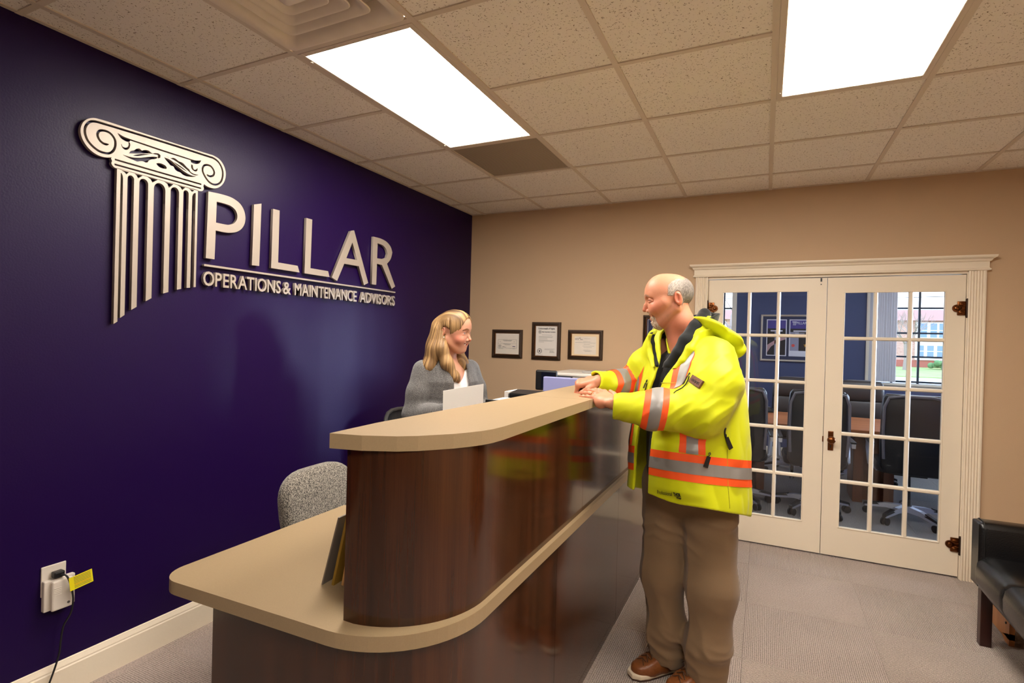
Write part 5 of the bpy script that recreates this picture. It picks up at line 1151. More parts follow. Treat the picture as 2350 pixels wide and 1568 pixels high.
def skin_cols(kind):
    ex = eye_of(kind); mx, mz = mouth_of(kind)
    base = L3(204, 140, 110) if kind == 'man' else L3(208, 152, 124)
    red = L3(184, 92, 70) if kind == 'man' else L3(196, 110, 92)
    def c(q):
        a = q.copy(); a[:, 1] = np.abs(a[:, 1])
        n = vnoise(q, 60)*.5+vnoise(q, 25, 3)*.5
        C = np.repeat(base[None], len(q), 0)*(1+.05*n[:, None])
        t = np.exp(-((a[:, 0]-.088)**2+(a[:, 1]-.050)**2+(q[:, 2]+.040)**2)/(2*.026**2))*.75
        t = np.maximum(t, np.exp(-((q[:, 0]-.148)**2+q[:, 1]**2+(q[:, 2]+.050)**2)/(2*.016**2))*.65)
        t = np.maximum(t, sst(a[:, 1], .073, .084)*.7*(np.abs(q[:, 0]+.006) < .04))
        if kind == 'man': t = np.maximum(t, sst(q[:, 2], -.05, -.14)*.45)
        C = mixc(C, red, t)
        B = mouth_space(a)
        dl = np.minimum(cone(B, (mx+.009, -.001, mz+.009), (mx+.006, .027, mz+.003), .0048, .002), cone(B, (mx+.007, -.001, mz-.0115), (mx+.004, .025, mz-.002), .0056, .002))
        C = mixc(C, L3(190, 104, 94) if kind == 'man' else L3(204, 104, 100), sst(-dl, -.0022, -.0002)*.85)
        inn = ell(B, (mx+.006, 0, mz-.001), (.020, .0262, .0056)); C = mixc(C, L3(96, 34, 32), sst(-inn, -.001, .0005)*(q[:, 0] < mx+.005))
        if kind == 'man': C = mixc(C, L3(150, 122, 106), sst(-q[:, 2], .045, .08)*sst(q[:, 0], .015, .04)*(.22+.25*np.maximum(vnoise(q, 260, 8), 0)))
        # eyeballs: white, iris
        dx = a-np.array((ex[0]-.003, ex[1], ex[2])); r = np.linalg.norm(dx, axis=1)
        onb = ((r < .0142) & (np.abs(q[:, 2]-ex[2]) < .0050) & (dx[:, 0] > .004)).astype(float)
        C = mixc(C, L3(222, 214, 206) if kind != 'man' else L3(104, 84, 76), onb)
        ir = onb*((dx[:, 1]**2+dx[:, 2]**2) < (.0052 if kind != 'man' else .0075)**2); C = mixc(C, L3(70, 74, 74) if kind != 'man' else L3(40, 32, 30), ir)
        if kind == 'man':
            sl = np.exp(-((q[:, 2]-ex[2]+.0005+.10*(a[:, 1]-ex[1]))/.0022)**2)*sst(a[:, 1], ex[1]-.016, ex[1]-.010)*sst(-a[:, 1], -ex[1]-.024, -ex[1]-.016)*(q[:, 0] > ex[0]-.012)
            C = mixc(C, L3(72, 46, 40), sl*.85)
        lash = ((np.abs(q[:, 2]-ex[2]-.0045) < .0016) & (np.abs(a[:, 1]-ex[1]) < .014) & (q[:, 0] > ex[0]-.004)).astype(float)
        C = mixc(C, L3(70, 44, 36), lash*(.9 if kind != 'man' else .5))
        by = .022 if kind == 'man' else .019
        br = ((np.abs(q[:, 2]-by+.35*np.abs(a[:, 1]-.028)) < .0042) & (a[:, 1] > .012) & (a[:, 1] < .052) & (q[:, 0] > .06)).astype(float)
        C = mixc(C, L3(150, 122, 104) if kind == 'man' else L3(122, 84, 58), br*.75)
        return C
    return c
def to_local(fr, k=1.0): R, o = fr; return lambda P: ((P-o.astype(f32)) @ R.astype(f32))/f32(k)
def to_world(fr, k=1.0): R, o = fr; return lambda q: (np.asarray(q)*k) @ R.T+o

# ------------------------------------------------------------------ hands
def hand(W, d, n, left, curls, thumb, splay=(0, 0, 0, 0), size=1.0, base_drop=0):
    d = nrm(d); n = nrm(np.asarray(n)-np.dot(n, d)*d); s = np.cross(n, d) if left else np.cross(d, n)     # s points to the little finger
    W = np.asarray(W, float); k = size
    lat = (-.034, -.011, .011, .031); kn = (.094, .098, .094, .085)
    ph = ((.043, .026, .021), (.047, .030, .022), (.043, .028, .022), (.034, .021, .019)); rad = (.0096, .0098, .0094, .0082)
    fing = []; knuck = []
    for i in range(4):
        p = W+k*(d*kn[i]+s*lat[i]+n*(-.002 if i in (1, 2) else -.005)); pts = [p]; knuck.append(p); a = 0
        dd = nrm(d+s*splay[i])
        for j in range(3):
            a += math.radians(curls[i][j]); v = dd*math.cos(a)-n*math.sin(a); pts.append(pts[-1]+v*ph[i][j]*k)
        fing.append((pts, [rad[i]*k*1.08, rad[i]*k, rad[i]*k*.9, rad[i]*k*.74]))
    th = [W+k*(d*t[0]+s*t[1]+n*t[2]) for t in thumb]
    def f(P):
        D_ = None
        for pts, r in fing:
            e = chain(P, pts, r, .003)
            for q in pts[1:3]: e = smin(e, sph(P, q+n*.0015, r[1]*.95), .004)
            D_ = e if D_ is None else smin(D_, e, .0016)
        pal = None
        for i in range(4):
            e = cone(P, W+k*(d*.012+s*lat[i]*.62), knuck[i]-n*.004, .0165*k, .0135*k); pal = e if pal is None else smin(pal, e, .016)
        pal = smin(pal, ell(P, W+k*(d*.045+s*.026-n*.010), (.024*k,)*3), .015)
        for q in knuck: pal = smin(pal, sph(P, q+n*.004, .0085*k), .008)
        t = chain(P, th, [.017*k, .0135*k, .0112*k, .0085*k], .006)
        return smin(smin(D_, pal, .008), t, .008)
    return f, fing, th, s
def hand_cols(q, tips, base, red):
    n = vnoise(q, 70)*.5+vnoise(q, 30, 5)*.5; C = np.repeat(base[None], len(q), 0)*(1+.06*n[:, None])
    t = np.zeros(len(q))
    for p in tips: t = np.maximum(t, np.exp(-((q-p)**2).sum(1)/(2*.012**2)))
    return mixc(C, red, t*.6+.15*np.maximum(n, 0))
# ------------------------------------------------------------------ the man in the yellow jacket
man = thing('person', 'man with grey hair and goatee in a yellow high-visibility jacket leaning on the desk', 'person', (2.27, -1.94, 0))
HF = head_frame((2.206, -1.960, 1.707), (-.985, -.165, -.02)); HS = .945
hl = to_local(HF, HS); hw = to_world(HF, HS)
hfield, _, _ = head_field('man')
SH_L, SH_R = V3(2.379, -2.036, 1.463), V3(2.151, -1.850, 1.480)
EL_L, EL_R = V3(2.335, -2.148, 1.236), V3(1.985, -1.790, 1.275)
WR_L, WR_R = V3(1.998, -2.232, 1.248), V3(1.862, -1.992, 1.322)
NB = V3(2.268, -1.922, 1.505)
def headneck(P):
    d = hfield(hl(P))
    n = chain(P, [hw(np.array((.004, 0, -.03))), hw(np.array((-.022, 0, -.11))), NB, NB-V3(-.005, 0, .12)], [.052, .054, .064, .085], .02)
    n = smin(n, cone(P, hw(np.array((.040, 0, -.100))), NB+V3(-.045, -.04, -.03), .026, .038), .03)
    return smin(d, n, .012)
# hands: left one flat on the ledge edge, right one a loose fist on the ledge
hL, fL, thL, sL = hand(WR_L, (-.80, .50, .30), (-.15, -.22, 1), True, [(15, 6, 4), (15, 7, 4), (15, 7, 4), (13, 8, 5)],
                       [(.010, -.022, -.012), (.040, -.050, -.016), (.068, -.062, -.012), (.094, -.064, -.010)], (-.10, -.02, .06, .22), size=1.08)
hR, fR, thR, sR = hand(WR_R, (-.97, -.13, -.10), (-.22, -.30, 1), False, [(72, 102, 60), (76, 100, 60), (78, 100, 60), (80, 98, 60)],
                       [(.014, -.026, -.012), (.046, -.053, -.022), (.074, -.058, -.036), (.096, -.047, -.047)], (-.06, -.01, .03, .07))
def handL(P): return smin(hL(P), cone(P, WR_L+V3(.012, 0, 0), EL_L*.35+WR_L*.65, .027, .034), .02)
def handR(P): return smin(hR(P), cone(P, WR_R+V3(.008, 0, 0), EL_R*.35+WR_R*.65, .027, .034), .02)
Fd, Ld = nrm((-.72, -.69, 0)), nrm((.69, -.72, 0)); P0 = np.array((2.268, -1.893, 0))
def bl(P):
    q = P-P0.astype(f32); return q @ Fd.astype(f32), q @ Ld.astype(f32), P[:, 2]
def bw(f, l, z): return P0+Fd*f+Ld*l+np.array((0, 0, z))
HIP_L, HIP_R = V3(2.365, -1.925, .86), V3(2.180, -1.880, .86)
KN_L, KN_R = V3(2.388, -1.978, .45), V3(2.178, -1.935, .45)
AN_L, AN_R = V3(2.375, -1.985, .10), V3(2.206, -1.925, .10)
def innerbody(P):
    d = chain(P, [NB-V3(0, 0, .12), V3(2.262, -1.915, 1.25), V3(2.27, -1.90, 1.0), V3(2.27, -1.90, .92)], [.10, .13, .13, .12], .04)
    for s, e, w in ((SH_L, EL_L, WR_L), (SH_R, EL_R, WR_R)):
        d = smin(d, chain(P, [NB-V3(0, 0, .05), s, e, w], [.06, .055, .043, .030], .02), .03)
    for a, b, c in ((HIP_L, KN_L, AN_L), (HIP_R, KN_R, AN_R)): d = smin(d, chain(P, [a, b, c], [.085, .055, .042], .02), .03)
    return d
hc = skin_cols('man')
V1, Q1 = surfnet(headneck, (2.0, -2.16, 1.42), (2.38, -1.80, 1.86), .0017); C1 = hc(hl(V1))
tL = [fL[i][0][3] for i in range(4)]+[fL[i][0][0] for i in range(4)]; tR = [fR[i][0][1] for i in range(4)]+[thR[3]]
SKB, SKR = L3(202, 136, 106), L3(184, 90, 70)
V2, Q2 = surfnet(handL, (1.80, -2.34, 1.14), (2.16, -2.02, 1.34), .0017); C2 = hand_cols(V2, tL, SKB, SKR)
V3_, Q3 = surfnet(handR, (1.70, -2.12, 1.20), (1.95, -1.88, 1.40), .0017); C3 = hand_cols(V3_, tR, SKB*.95, SKR)
V4, Q4 = surfnet(innerbody, (1.8, -2.35, .03), (2.62, -1.65, 1.55), .012); C4 = np.repeat(SKB[None], len(V4), 0)
VV, QQ = merge([(V1, Q1), (V2, Q2), (V3_, Q3), (V4, Q4)])
body = npmesh('body', VV, QQ, M_SKIN, man, np.concatenate([C1, C2, C3, C4]))
# teeth
mx, mz = mouth_of('man')
def teeth(P):
    q = mouth_space(hl(P))
    return ell(q, (mx-.004, 0, mz+.0025), (.009, .024, .0042))
c0 = hw(np.array((mx, 0, mz)))
TEETH = 1
part('teeth', teeth, c0-.04, c0+.04, .0012, M_TEETH, man)
# short grey hair: a thin stubbly shell over the sides and back
def hairmask(q):
    a = np.abs(q[:, 1]); x, z = q[:, 0], q[:, 2]
    top = 96-.0+(-x*1000+0)*.10+vnoise(q, 45)*9              # mm, higher towards the back
    front = np.minimum(52, 52-(z*1000-62)*1.15)+vnoise(q, 70, 2)*6
    low = np.where(x > -.022, 8+np.clip((x*1000+22), 0, 60)*.05, -50-np.clip(-x*1000-22, 0, 30)*1.3)
    m = np.minimum(np.minimum(sst(z*1000, low-7, low+7), sst(top, z*1000-14, z*1000+14)), sst(front, x*1000-8, x*1000+22))
    return m
def hairf(P):
    q = hl(P); d = hfield(q); m = hairmask(q)
    st = vnoise(np.stack([q[:, 0]*1.0+q[:, 2]*.5, q[:, 1], q[:, 2]-q[:, 0]*.4], 1), (520, 520, 190))
    r = d-(-.0028+.0055*m+.0009*st)
    ear = ell(np.stack([q[:, 0], np.abs(q[:, 1]), q[:, 2]], 1), (-.004, .082, -.002), (.024, .018, .038))
    return smax(r, -ear, .004)
def haircol(V):
    q = hl(V); st = vnoise(np.stack([q[:, 0]+q[:, 2]*.5, q[:, 1], q[:, 2]-q[:, 0]*.4], 1), (420, 420, 110), 4)
    C = mixc(L3(132, 122, 114), L3(206, 194, 182), .6+.5*st)
    dk = sst(-q[:, 0], -.02, .055); C = C*(1-.50*dk[:, None])
    return mixc(L3(200, 140, 112), C, .10+.90*sst(hairmask(q), .45, .95))
part('hair', hairf, (2.02, -2.10, 1.60), (2.30, -1.86, 1.83), .0018, M_SHORT, man, haircol)
def beardf(P):
    q = hl(P); a = np.abs(q[:, 1]); d = hfield(q)
    chin = sst(-q[:, 2]+.004*vnoise(q, 90, 9), .098, .112)*sst(.032-a, -.006, .006)*sst(q[:, 0]+.005*vnoise(q, 90, 10), .060, .074)
    side = sst(.010-np.abs(a-.031), -.003, .003)*sst(-q[:, 2], .074, .088)*sst(q[:, 0], .066, .078)
    mou = sst(.0065-np.abs(q[:, 2]-mz-.016-5*a*a), -.003, .002)*sst(.030-a, -.003, .004)*sst(q[:, 0], .085, .095)
    m = np.maximum(np.maximum(chin, side*.7), mou*.6)
    st = vnoise(q, (420, 420, 120), 7)
    return d-(-.004+m*(.0075+.0018*st)+chin*.003*sst(-q[:, 2], .10, .13))
part('beard', beardf, hw(np.array((.085, 0, -.10)))-.075, hw(np.array((.085, 0, -.10)))+.075, .0018, M_SHORT, man,
     lambda V: mixc(L3(150, 118, 98), L3(212, 198, 180), .62+.55*vnoise(hl(V), (380, 380, 110), 7)))
# trousers
M_KHAKI = mat('khaki_cotton', lin(128, 104, 78), .85, spec=.2, sheen=.15, bump=(500, .12, 2))
def folds(P, d, seed, fr, amp): return d-amp*(np.abs(vnoise(P, fr, seed))**1.0*2-.6)
def trous(P):
    d = None
    for a, b, c, r in ((HIP_L, KN_L, AN_L, (.125, .099, .084, .082)), (HIP_R, KN_R, AN_R, (.118, .091, .077, .076))):
        fdir = V3(-.03, -.02, 0)
        e = chain(P, [a, b, c*.7+b*.3, c-V3(0, 0, .055)], r, .05)
        # crease down the front of the leg
        w_ = np.clip((.80-P[:, 2])/.2, 0, 1)
        t = np.clip((a[2]-P[:, 2])/(a[2]-c[2]), 0, 1)[:, None]; axis = np.where(t < .53, a+(b-a)*t/.53, b+(c-b)*(t-.53)/.47)
        q = P-axis; l_ = q @ Ld.astype(f32); f_ = q @ Fd.astype(f32)
        e = e-.011*np.exp(-(np.abs(l_)/.016))*(f_ > 0)*w_
        # stacked folds above the shoe and behind the knee
        m1 = np.exp(-((P[:, 2]-.16)/.07)**2); m2 = np.exp(-((P[:, 2]-.47)/.10)**2)
        e = e-m1*.011*(.5-np.abs(vnoise(np.stack([l_*9+P[:, 2]*8, f_*9, P[:, 2]*24+l_*10], 1), 1, 7)))*1.6-m2*.004*(.45-np.abs(vnoise(np.stack([l_*8, f_*8, P[:, 2]*12+l_*12], 1), 1, 9)))
        d = e if d is None else smin(d, e, .035)
    d = smin(d, ell(P, bw(-.01, 0, .88), (.19, .17, .16)), .05)
    hi = np.clip((P[:, 2]-.55)/.2, 0, 1)
    f_, l_, z_ = bl(P)
    q = np.stack([(l_+z_*.35)*16, f_*7, (z_-l_*.35)*4], 1)
    d = d-.006*hi*(.42-np.abs(vnoise(np.stack([l_*6+z_*9, f_*6, z_*13-np.abs(l_)*9], 1), 1, 33)))
    d = d-.010*(.42-np.abs(vnoise(q, 1.0, 3)))-.004*vnoise(P, (9, 9, 2.6), 5)
    d = d-.013*np.exp(-((z_-.70)/.12)**2)*(.42-np.abs(vnoise(np.stack([np.abs(l_+.0)*10+z_*22, f_*5, z_*4], 1), 1, 34)))
    hem = np.where((P-P0.astype(f32)) @ V3(1, -.4, 0) > 0, .052, .060)
    return smax(d, hem-P[:, 2], .004)
part('trousers', trous, (1.98, -2.18, .0), (2.60, -1.66, 1.02), .0048, M_KHAKI, man)
# shoes
M_SHOE = mat('brown_shoe_leather', lin(126, 72, 34), .38, spec=.5, bump=(160, .15, 3), var=(18, .15)); M_SOLE = mat('cream_sole', lin(224, 208, 182), .6); M_LACE = mat('shoe_lace', lin(84, 54, 32), .8); M_OUTS = mat('dark_outsole', lin(70, 46, 32), .7)
def shoe(toe, heel, nm):
    toe = np.array((*toe, 0.)); heel = np.array((*heel, 0.)); x = nrm(toe-heel); y = np.cross((0, 0, 1), x); Ln = np.linalg.norm(toe-heel)
    fr = (np.stack([x, y, np.array((0, 0, 1.))], 1), heel); lo_ = to_local(fr); wo = to_world(fr)
    s = thing(nm, None, None, tuple(heel)); 
    def plan(q, grow=0):
        u = np.clip(q[:, 0]/Ln, 0, 1); hwid = np.interp(u, (0, .12, .35, .6, .75, .9, 1), (.026, .035, .036, .046, .050, .044, .020))+grow
        return np.maximum(np.abs(q[:, 1]+.006*np.sin(u*PI))-hwid, np.maximum(-q[:, 0]-grow, q[:, 0]-Ln-grow))
    def upper(P):
        q = lo_(P); u = np.clip(q[:, 0]/Ln, 0, 1)
        top = np.interp(u, (0, .1, .3, .42, .6, .78, .92, 1), (.105, .115, .120, .112, .086, .068, .058, .040))
        d = chain(q, [(.045, 0, .055), (.12, 0, .052), (.19, 0, .040), (Ln-.05, 0, .034)], [.043, .045, .046, .040], .03)
        d = smin(d, cone(q, (.055, 0, .06), (.05, 0, .12), .040, .043), .03)
        d = smax(d, q[:, 2]-top, .012); d = smax(d, .018-q[:, 2], .003)
        return d-.0015*np.abs(vnoise(q, (60, 30, 60), 3))
    b = [wo(np.array(p)) for p in ((-.03, -.07, -.01), (Ln+.03, .07, .16), (-.03, .07, 0), (Ln+.03, -.07, 0))]; lo = np.min(b, 0); hi = np.max(b, 0)
    part('upper', upper, lo, hi, .003, M_SHOE, s)
    part('sole', lambda P: smax(smax(plan(lo_(P), .002), lo_(P)[:, 2]-np.interp(lo_(P)[:, 0]/Ln, (0, .3, .6, 1), (.036, .032, .024, .030)), .004), .008-lo_(P)[:, 2], .002), lo, hi, .003, M_SOLE, s)
    part('outsole', lambda P: smax(smax(plan(lo_(P), .001), lo_(P)[:, 2]-.009, .002), .0005-lo_(P)[:, 2], .002), lo, hi, .003, M_OUTS, s)
    lc = MB()
    for i in range(4):
        u = .155+.022*i; h_ = .109-.011*i
        lc.tube([wo(np.array(p)) for p in ((u-.01, -.026, h_-.012), (u, 0, h_+.004), (u+.012, .026, h_-.012))], .0022, 6)
        lc.tube([wo(np.array(p)) for p in ((u+.012, -.026, h_-.012), (u, 0, h_+.005), (u-.01, .026, h_-.012))], .0022, 6)
    lc.tube([wo(np.array(p)) for p in ((.15, 0, .116), (.15, .03, .118), (.165, .045, .10), (.15, .02, .112), (.15, 0, .116), (.15, -.03, .118), (.17, -.045, .10))], .002, 6)
    lc.build('laces', M_LACE, s, smooth=True); return s
s1 = shoe((2.062, -2.055), (2.270, -1.862), 'shoe'); s2 = shoe((2.228, -2.115), (2.425, -1.905), 'shoe')
for s in (s1, s2): adopt(s, man)
# black shirt
M_BLACKC = mat('black_cloth', lin(26, 27, 28), .85, spec=.2, sheen=.1, bump=(300, .15, 2))
def shirt(P):
    f_, l_, z_ = bl(P)
    a = np.interp(z_, (.8, 1.1, 1.35, 1.45, 1.51), (.20, .20, .19, .16, .085)); b = np.interp(z_, (.8, 1.1, 1.35, 1.45, 1.51), (.185, .185, .165, .135, .085)); c = np.interp(z_, (.8, 1.3, 1.52), (-.005, .0, -.01))
    d = (np.sqrt((l_/a)**2+((f_-c)/b)**2)-1)*np.minimum(a, b)
    d = smax(d, z_-1.515, .02); d = smax(d, .86-z_, .01)
    d = d-.004*vnoise(P, (14, 14, 6), 9)
    # soft collar standing round the neck, open at the throat
    q = P-NB.astype(f32); fq, lq = q @ Fd.astype(f32), q @ Ld.astype(f32)
    r = np.sqrt(lq**2+(fq-.012-.25*q[:, 2])**2); col = np.abs(r-(.074+.10*q[:, 2]))-.0045
    col = np.maximum(np.maximum(col, q[:, 2]-.050-.01*np.clip(-fq/.06, -1, 1)), -q[:, 2]-.05)
    col = smax(col, (.018+np.clip(q[:, 2]+.05, 0, 1)*.34-np.abs(lq))*(fq > 0)+(fq <= 0)*(-.05), .004)
    d = smin(d, col, .008)
    # placket
    d = smin(d, np.maximum(np.maximum(np.abs(lq+.004)-.016, np.abs(d)-.003), z_-1.46)+(fq < 0)*1.0, .003)
    return d
part('shirt', shirt, (2.02, -2.16, .84), (2.52, -1.66, 1.57), .0045, M_BLACKC, man)

# ------------------------------------------------------------------ jacket
M_HIVIS = mat('fluorescent_yellow', lin(206, 212, 1), .55, spec=.35, sheen=.1, bump=(700, .08, 2))
M_ORANGE = mat('fluorescent_orange', lin(255, 92, 30), .55); M_SILVER = mat('reflective_silver', lin(146, 142, 138), .42, metal=.2)
zs = (.70, .82, .95, 1.10, 1.25, 1.36, 1.44, 1.50, 1.545, 1.60)
ja = (.300, .298, .292, .280, .262, .240, .208, .165, .118, .08); jb = (.262, .260, .254, .246, .232, .212, .178, .142, .112, .08); jc = (-.005, -.005, -.005, -.01, -.01, -.012, -.015, -.015, -.008, 0)
zt = np.linspace(.7, 1.6, 60)
def cr(t):
    x = np.interp(zt, zs, t)
    for _ in range(6): x[1:-1] = (x[:-2]+2*x[1:-1]+x[2:])/4
    return x
JA, JB, JC = cr(ja), cr(jb)-.018-.012*sst(1.05-zt, 0, .2), cr(jc)+.014+.006*sst(1.05-zt, 0, .2)
def torso(P):
    f_, l_, z_ = bl(P); a = np.interp(z_, zt, JA); b = np.interp(z_, zt, JB); c = np.interp(z_, zt, JC); p = 2.3
    d = ((np.abs(l_/a)**p+np.abs((f_-c)/b)**p)**(1/p)-1)*np.minimum(a, b)*.95
    return smax(d, z_-1.545, .05)
def limb_t(P, pts):
    """arc length of the nearest point along a polyline, and signed angle helper"""
    best = None; acc = 0
    for i in range(len(pts)-1):
        a, b = pts[i], pts[i+1]; dv = b-a; L_ = np.linalg.norm(dv); t = np.clip(((P-a) @ dv)/(L_*L_), 0, 1); r = np.linalg.norm(P-a-t[:, None]*dv, axis=1)
        s_ = acc+t*L_
        if best is None: best, out = r, s_
        else: m = r < best; out = np.where(m, s_, out); best = np.minimum(best, r)
        acc += L_
    return out, acc
CUFF_L = WR_L+(EL_L-WR_L)*.0; CUFF_R = WR_R-(EL_R-WR_R)*.07
def armL(P):
    d = chain(P, [SH_L-V3(.045, -.05, -.005), SH_L-V3(.0, 0, .02), (SH_L+EL_L)/2+V3(.03, .0, 0), EL_L+V3(.018, .008, -.004), (EL_L+WR_L)/2+V3(0, 0, -.010), WR_L+V3(-.03, .0, -.012)], [.070, .080, .102, .086, .074, .050], .05)
    s, T = limb_t(P, [SH_L, EL_L, WR_L]); e = s-np.linalg.norm(EL_L-SH_L)
    m = np.exp(-(e/.15)**2)
    u, v, w = P @ V3(.75, .05, .66), P @ V3(.10, -.99, 0), P @ V3(-.66, 0, .75)
    q = np.stack([u*4.5, v*7, w*15], 1)                     # drag folds running from the shoulder down to the cuff
    d = d-.0135*(.42-np.abs(vnoise(q, 1, 2)))*(.5+.7*m)-.006*(.4-np.abs(vnoise(q, 2.1, 4)))-.006*vnoise(P, (8, 8, 8), 6)
    q2 = np.stack([(u-w*.3)*13, v*6, w*6], 1)               # crossing creases at the elbow
    d = d-m*.009*(.42-np.abs(vnoise(q2, 1.1, 8)))
    return d
def armR(P):
    d = chain(P, [SH_R-V3(-.04, .045, .02), SH_R, (SH_R+EL_R)/2+V3(-.005, .01, .0), EL_R+V3(0, .012, -.002), (EL_R+WR_R)/2, WR_R+V3(-.012, -.008, -.002)], [.105, .098, .092, .080, .066, .052], .045)
    u, v, w = P @ V3(.85, -.15, .50), P @ V3(.17, .98, 0), P @ V3(-.5, .1, .86)
    q = np.stack([u*11, v*6, w*6], 1); q1 = np.stack([u*5, v*7, w*13], 1)
    return d-.012*(.42-np.abs(vnoise(q, 1, 12)))-.008*(.4-np.abs(vnoise(q1, 1.2, 14)))-.004*vnoise(P, (10, 10, 10), 16)
def outer(P):
    f_, l_, z_ = bl(P)
    t = torso(P)
    w = vnoise(P, (7, 7, 4), 21)
    ang = np.arctan2(l_, f_)
    low = np.clip((1.35-z_)/.3, 0, 1)
    t = t-low*(.008*np.sin(ang*7+w*2+z_*6)*np.clip((1.05-z_)/.3, .15, 1)+.007*vnoise(P, (10, 10, 5), 23)+.005*np.abs(vnoise(P, (20, 20, 10), 25))-.002)
    # bellows pocket on the near front, blousing above the belt tape
    t = t-.010*np.exp(-((ang-.75)/.38)**4)*sst(z_, .86, .90)*sst(1.10-z_, 0, .03)
    d = smin(smin(t, armL(P), .030), armR(P), .030)
    return d
def hem_z(P): f_, l_, z_ = bl(P); return .787+.22*f_+.10*l_+.005*np.sin(l_*26)
def opening(P):
    f_, l_, z_ = bl(P)
    lc = np.interp(z_, (.7, 1.1, 1.25, 1.35, 1.45, 1.55), (-.020, -.015, .010, .030, .045, .03)); w_ = np.interp(z_, (.7, 1.1, 1.25, 1.35, 1.45, 1.55), (.080, .062, .036, .034, .062, .09))
    return np.maximum(np.abs(l_-lc)-w_, .06-f_)
def jacket(P):
    d = outer(P); s = smax(d, -(d+.013), .002)
    s = smax(s, hem_z(P)-P[:, 2], .003)
    s = smax(s, -opening(P), .006)
    q = P-NB.astype(f32); s = smax(s, -(np.maximum(np.sqrt((q[:, 0]/.09)**2+(q[:, 1]/.09)**2)-1, -1)*.09+(q[:, 2] < -.06)*.2), .004)
    s = smax(s, slab(P, CUFF_L, WR_L-EL_L)-(np.linalg.norm(P-CUFF_L, axis=1) > .16)*.5, .003)
    s = smax(s, slab(P, CUFF_R, WR_R-EL_R)-(np.linalg.norm(P-CUFF_R, axis=1) > .14)*.5, .003)
    return s
JV, JQ = surfnet(jacket, (1.82, -2.40, .68), (2.66, -1.58, 1.60), .0045)
jk = npmesh('jacket', JV, JQ, M_HIVIS, man); jk['label'] = 'fluorescent yellow jacket worn open'
# reflective tape: strips lifted off the outer cloth
isout = outer(JV) > -.005
tor, aL, aR = torso(JV), armL(JV), armR(JV)
jf, jl, jz = bl(JV)
nn_ = np.zeros_like(JV)
_a, _b, _c, _d = (JV[JQ[:, i]] for i in range(4)); _fn = np.cross(_c-_a, _d-_b)
for i in range(4): np.add.at(nn_, JQ[:, i], _fn)
nn_ /= np.linalg.norm(nn_, axis=1)[:, None]+1e-12
JT = np.concatenate([JQ[:, [0, 1, 2]], JQ[:, [0, 2, 3]]])
def strip(nm, fields, m_, push, par):
    """part of the outer cloth where every field is >= 0, cut cleanly along the field edges and lifted off the cloth"""
    Fv = np.stack([np.where(isout, 1., -1.)]+[np.asarray(f_, float) for f_ in fields], 1)
    T = JT[(Fv[JT] > 0).any(1).all(1) & isout[JT].all(1)]
    if not len(T): return
    inside = (Fv[T] >= 0).all((1, 2)); W_ = JV+nn_*push
    P_ = [tuple(p) for p in W_]; cache = {}; faces = [tuple(t) for t in T[inside].tolist()]
    for t in T[~inside].tolist():
        poly = [(tuple(sorted((v, v)))+(0.,), W_[v], Fv[v]) for v in t]
        for k in range(1, Fv.shape[1]):
            out = []
            for i in range(len(poly)):
                A_, B_ = poly[i-1], poly[i]; fa, fb = A_[2][k], B_[2][k]
                if (fa >= 0) != (fb >= 0):
                    u_ = fa/(fa-fb); out.append((None, A_[1]+(B_[1]-A_[1])*u_, A_[2]+(B_[2]-A_[2])*u_))
                if fb >= 0: out.append(B_)
            poly = out
            if len(poly) < 3: break
        if len(poly) < 3: continue
        ids = []
        for q in poly:
            key = tuple(np.round(q[1], 5))
            if key not in cache: cache[key] = len(P_); P_.append(tuple(q[1]))
            ids.append(cache[key])
        ids = [i for n_, i in enumerate(ids) if i != ids[n_-1]]
        if len(ids) >= 3: faces.append(tuple(ids))
    used = sorted({i for f_ in faces for i in f_}); re_ = {u_: i for i, u_ in enumerate(used)}
    me = D.meshes.new(nm); me.from_pydata([P_[u_] for u_ in used], [], [tuple(re_[i] for i in f_) for f_ in faces]); me.update()
    bm = bmesh.new(); bm.from_mesh(me); bmesh.ops.remove_doubles(bm, verts=bm.verts, dist=.00008)
    # keep only the largest connected piece
    seen = set(); comps = []
    for v in bm.verts:
        if v.index in seen: continue
        st, cmp_ = [v], []
        seen.add(v.index)
        while st:
            x = st.pop(); cmp_.append(x)
            for e in x.link_edges:
                o_ = e.other_vert(x)
                if o_.index not in seen: seen.add(o_.index); st.append(o_)
        comps.append(cmp_)
    big = max(comps, key=len); kill = [v for c_ in comps if c_ is not big for v in c_]
    if kill: bmesh.ops.delete(bm, geom=kill, context='VERTS')
    bm.to_mesh(me); bm.free()
    return link_mesh(nm, me, m_, par, True)
def stripe(coord, extra, c0, w, ow, par):
    strip('orange_tape', [coord-(c0-w/2-ow), (c0+w/2+ow)-coord]+extra, M_ORANGE, .0014, par)
    strip('reflective_tape', [coord-(c0-w/2), (c0+w/2)-coord]+extra, M_SILVER, .0030, par)
sL_, TL = limb_t(JV, [SH_L, EL_L, WR_L]); sR_, TR = limb_t(JV, [SH_R, EL_R, WR_R])
mT = [aL+.006-tor, aR+.006-tor]
belt = jz-.13*jf-.11*jl; op = opening(JV)-.004
stripe(belt, mT+[op, jl+.02], .954, .048, .032, jk)
stripe(belt, mT+[op, -.05-jl, jf-.06], .954, .048, .032, jk)
axL = ((JV-EL_L) @ nrm(WR_L-EL_L)).astype(f32)+.10*(JV[:, 2]-1.22); axR = ((JV-EL_R) @ nrm(WR_R-EL_R)).astype(f32)
mL = [tor+.004-aL, aR-aL, sL_-.16]; mR = [tor+.004-aR, aL-aR, sR_-.18]
stripe(axL, mL, .180, .045, .026, jk); stripe(axR, mR, .128, .042, .024, jk)
cs = jl+.16*np.clip(jz-1.05, 0, 1)
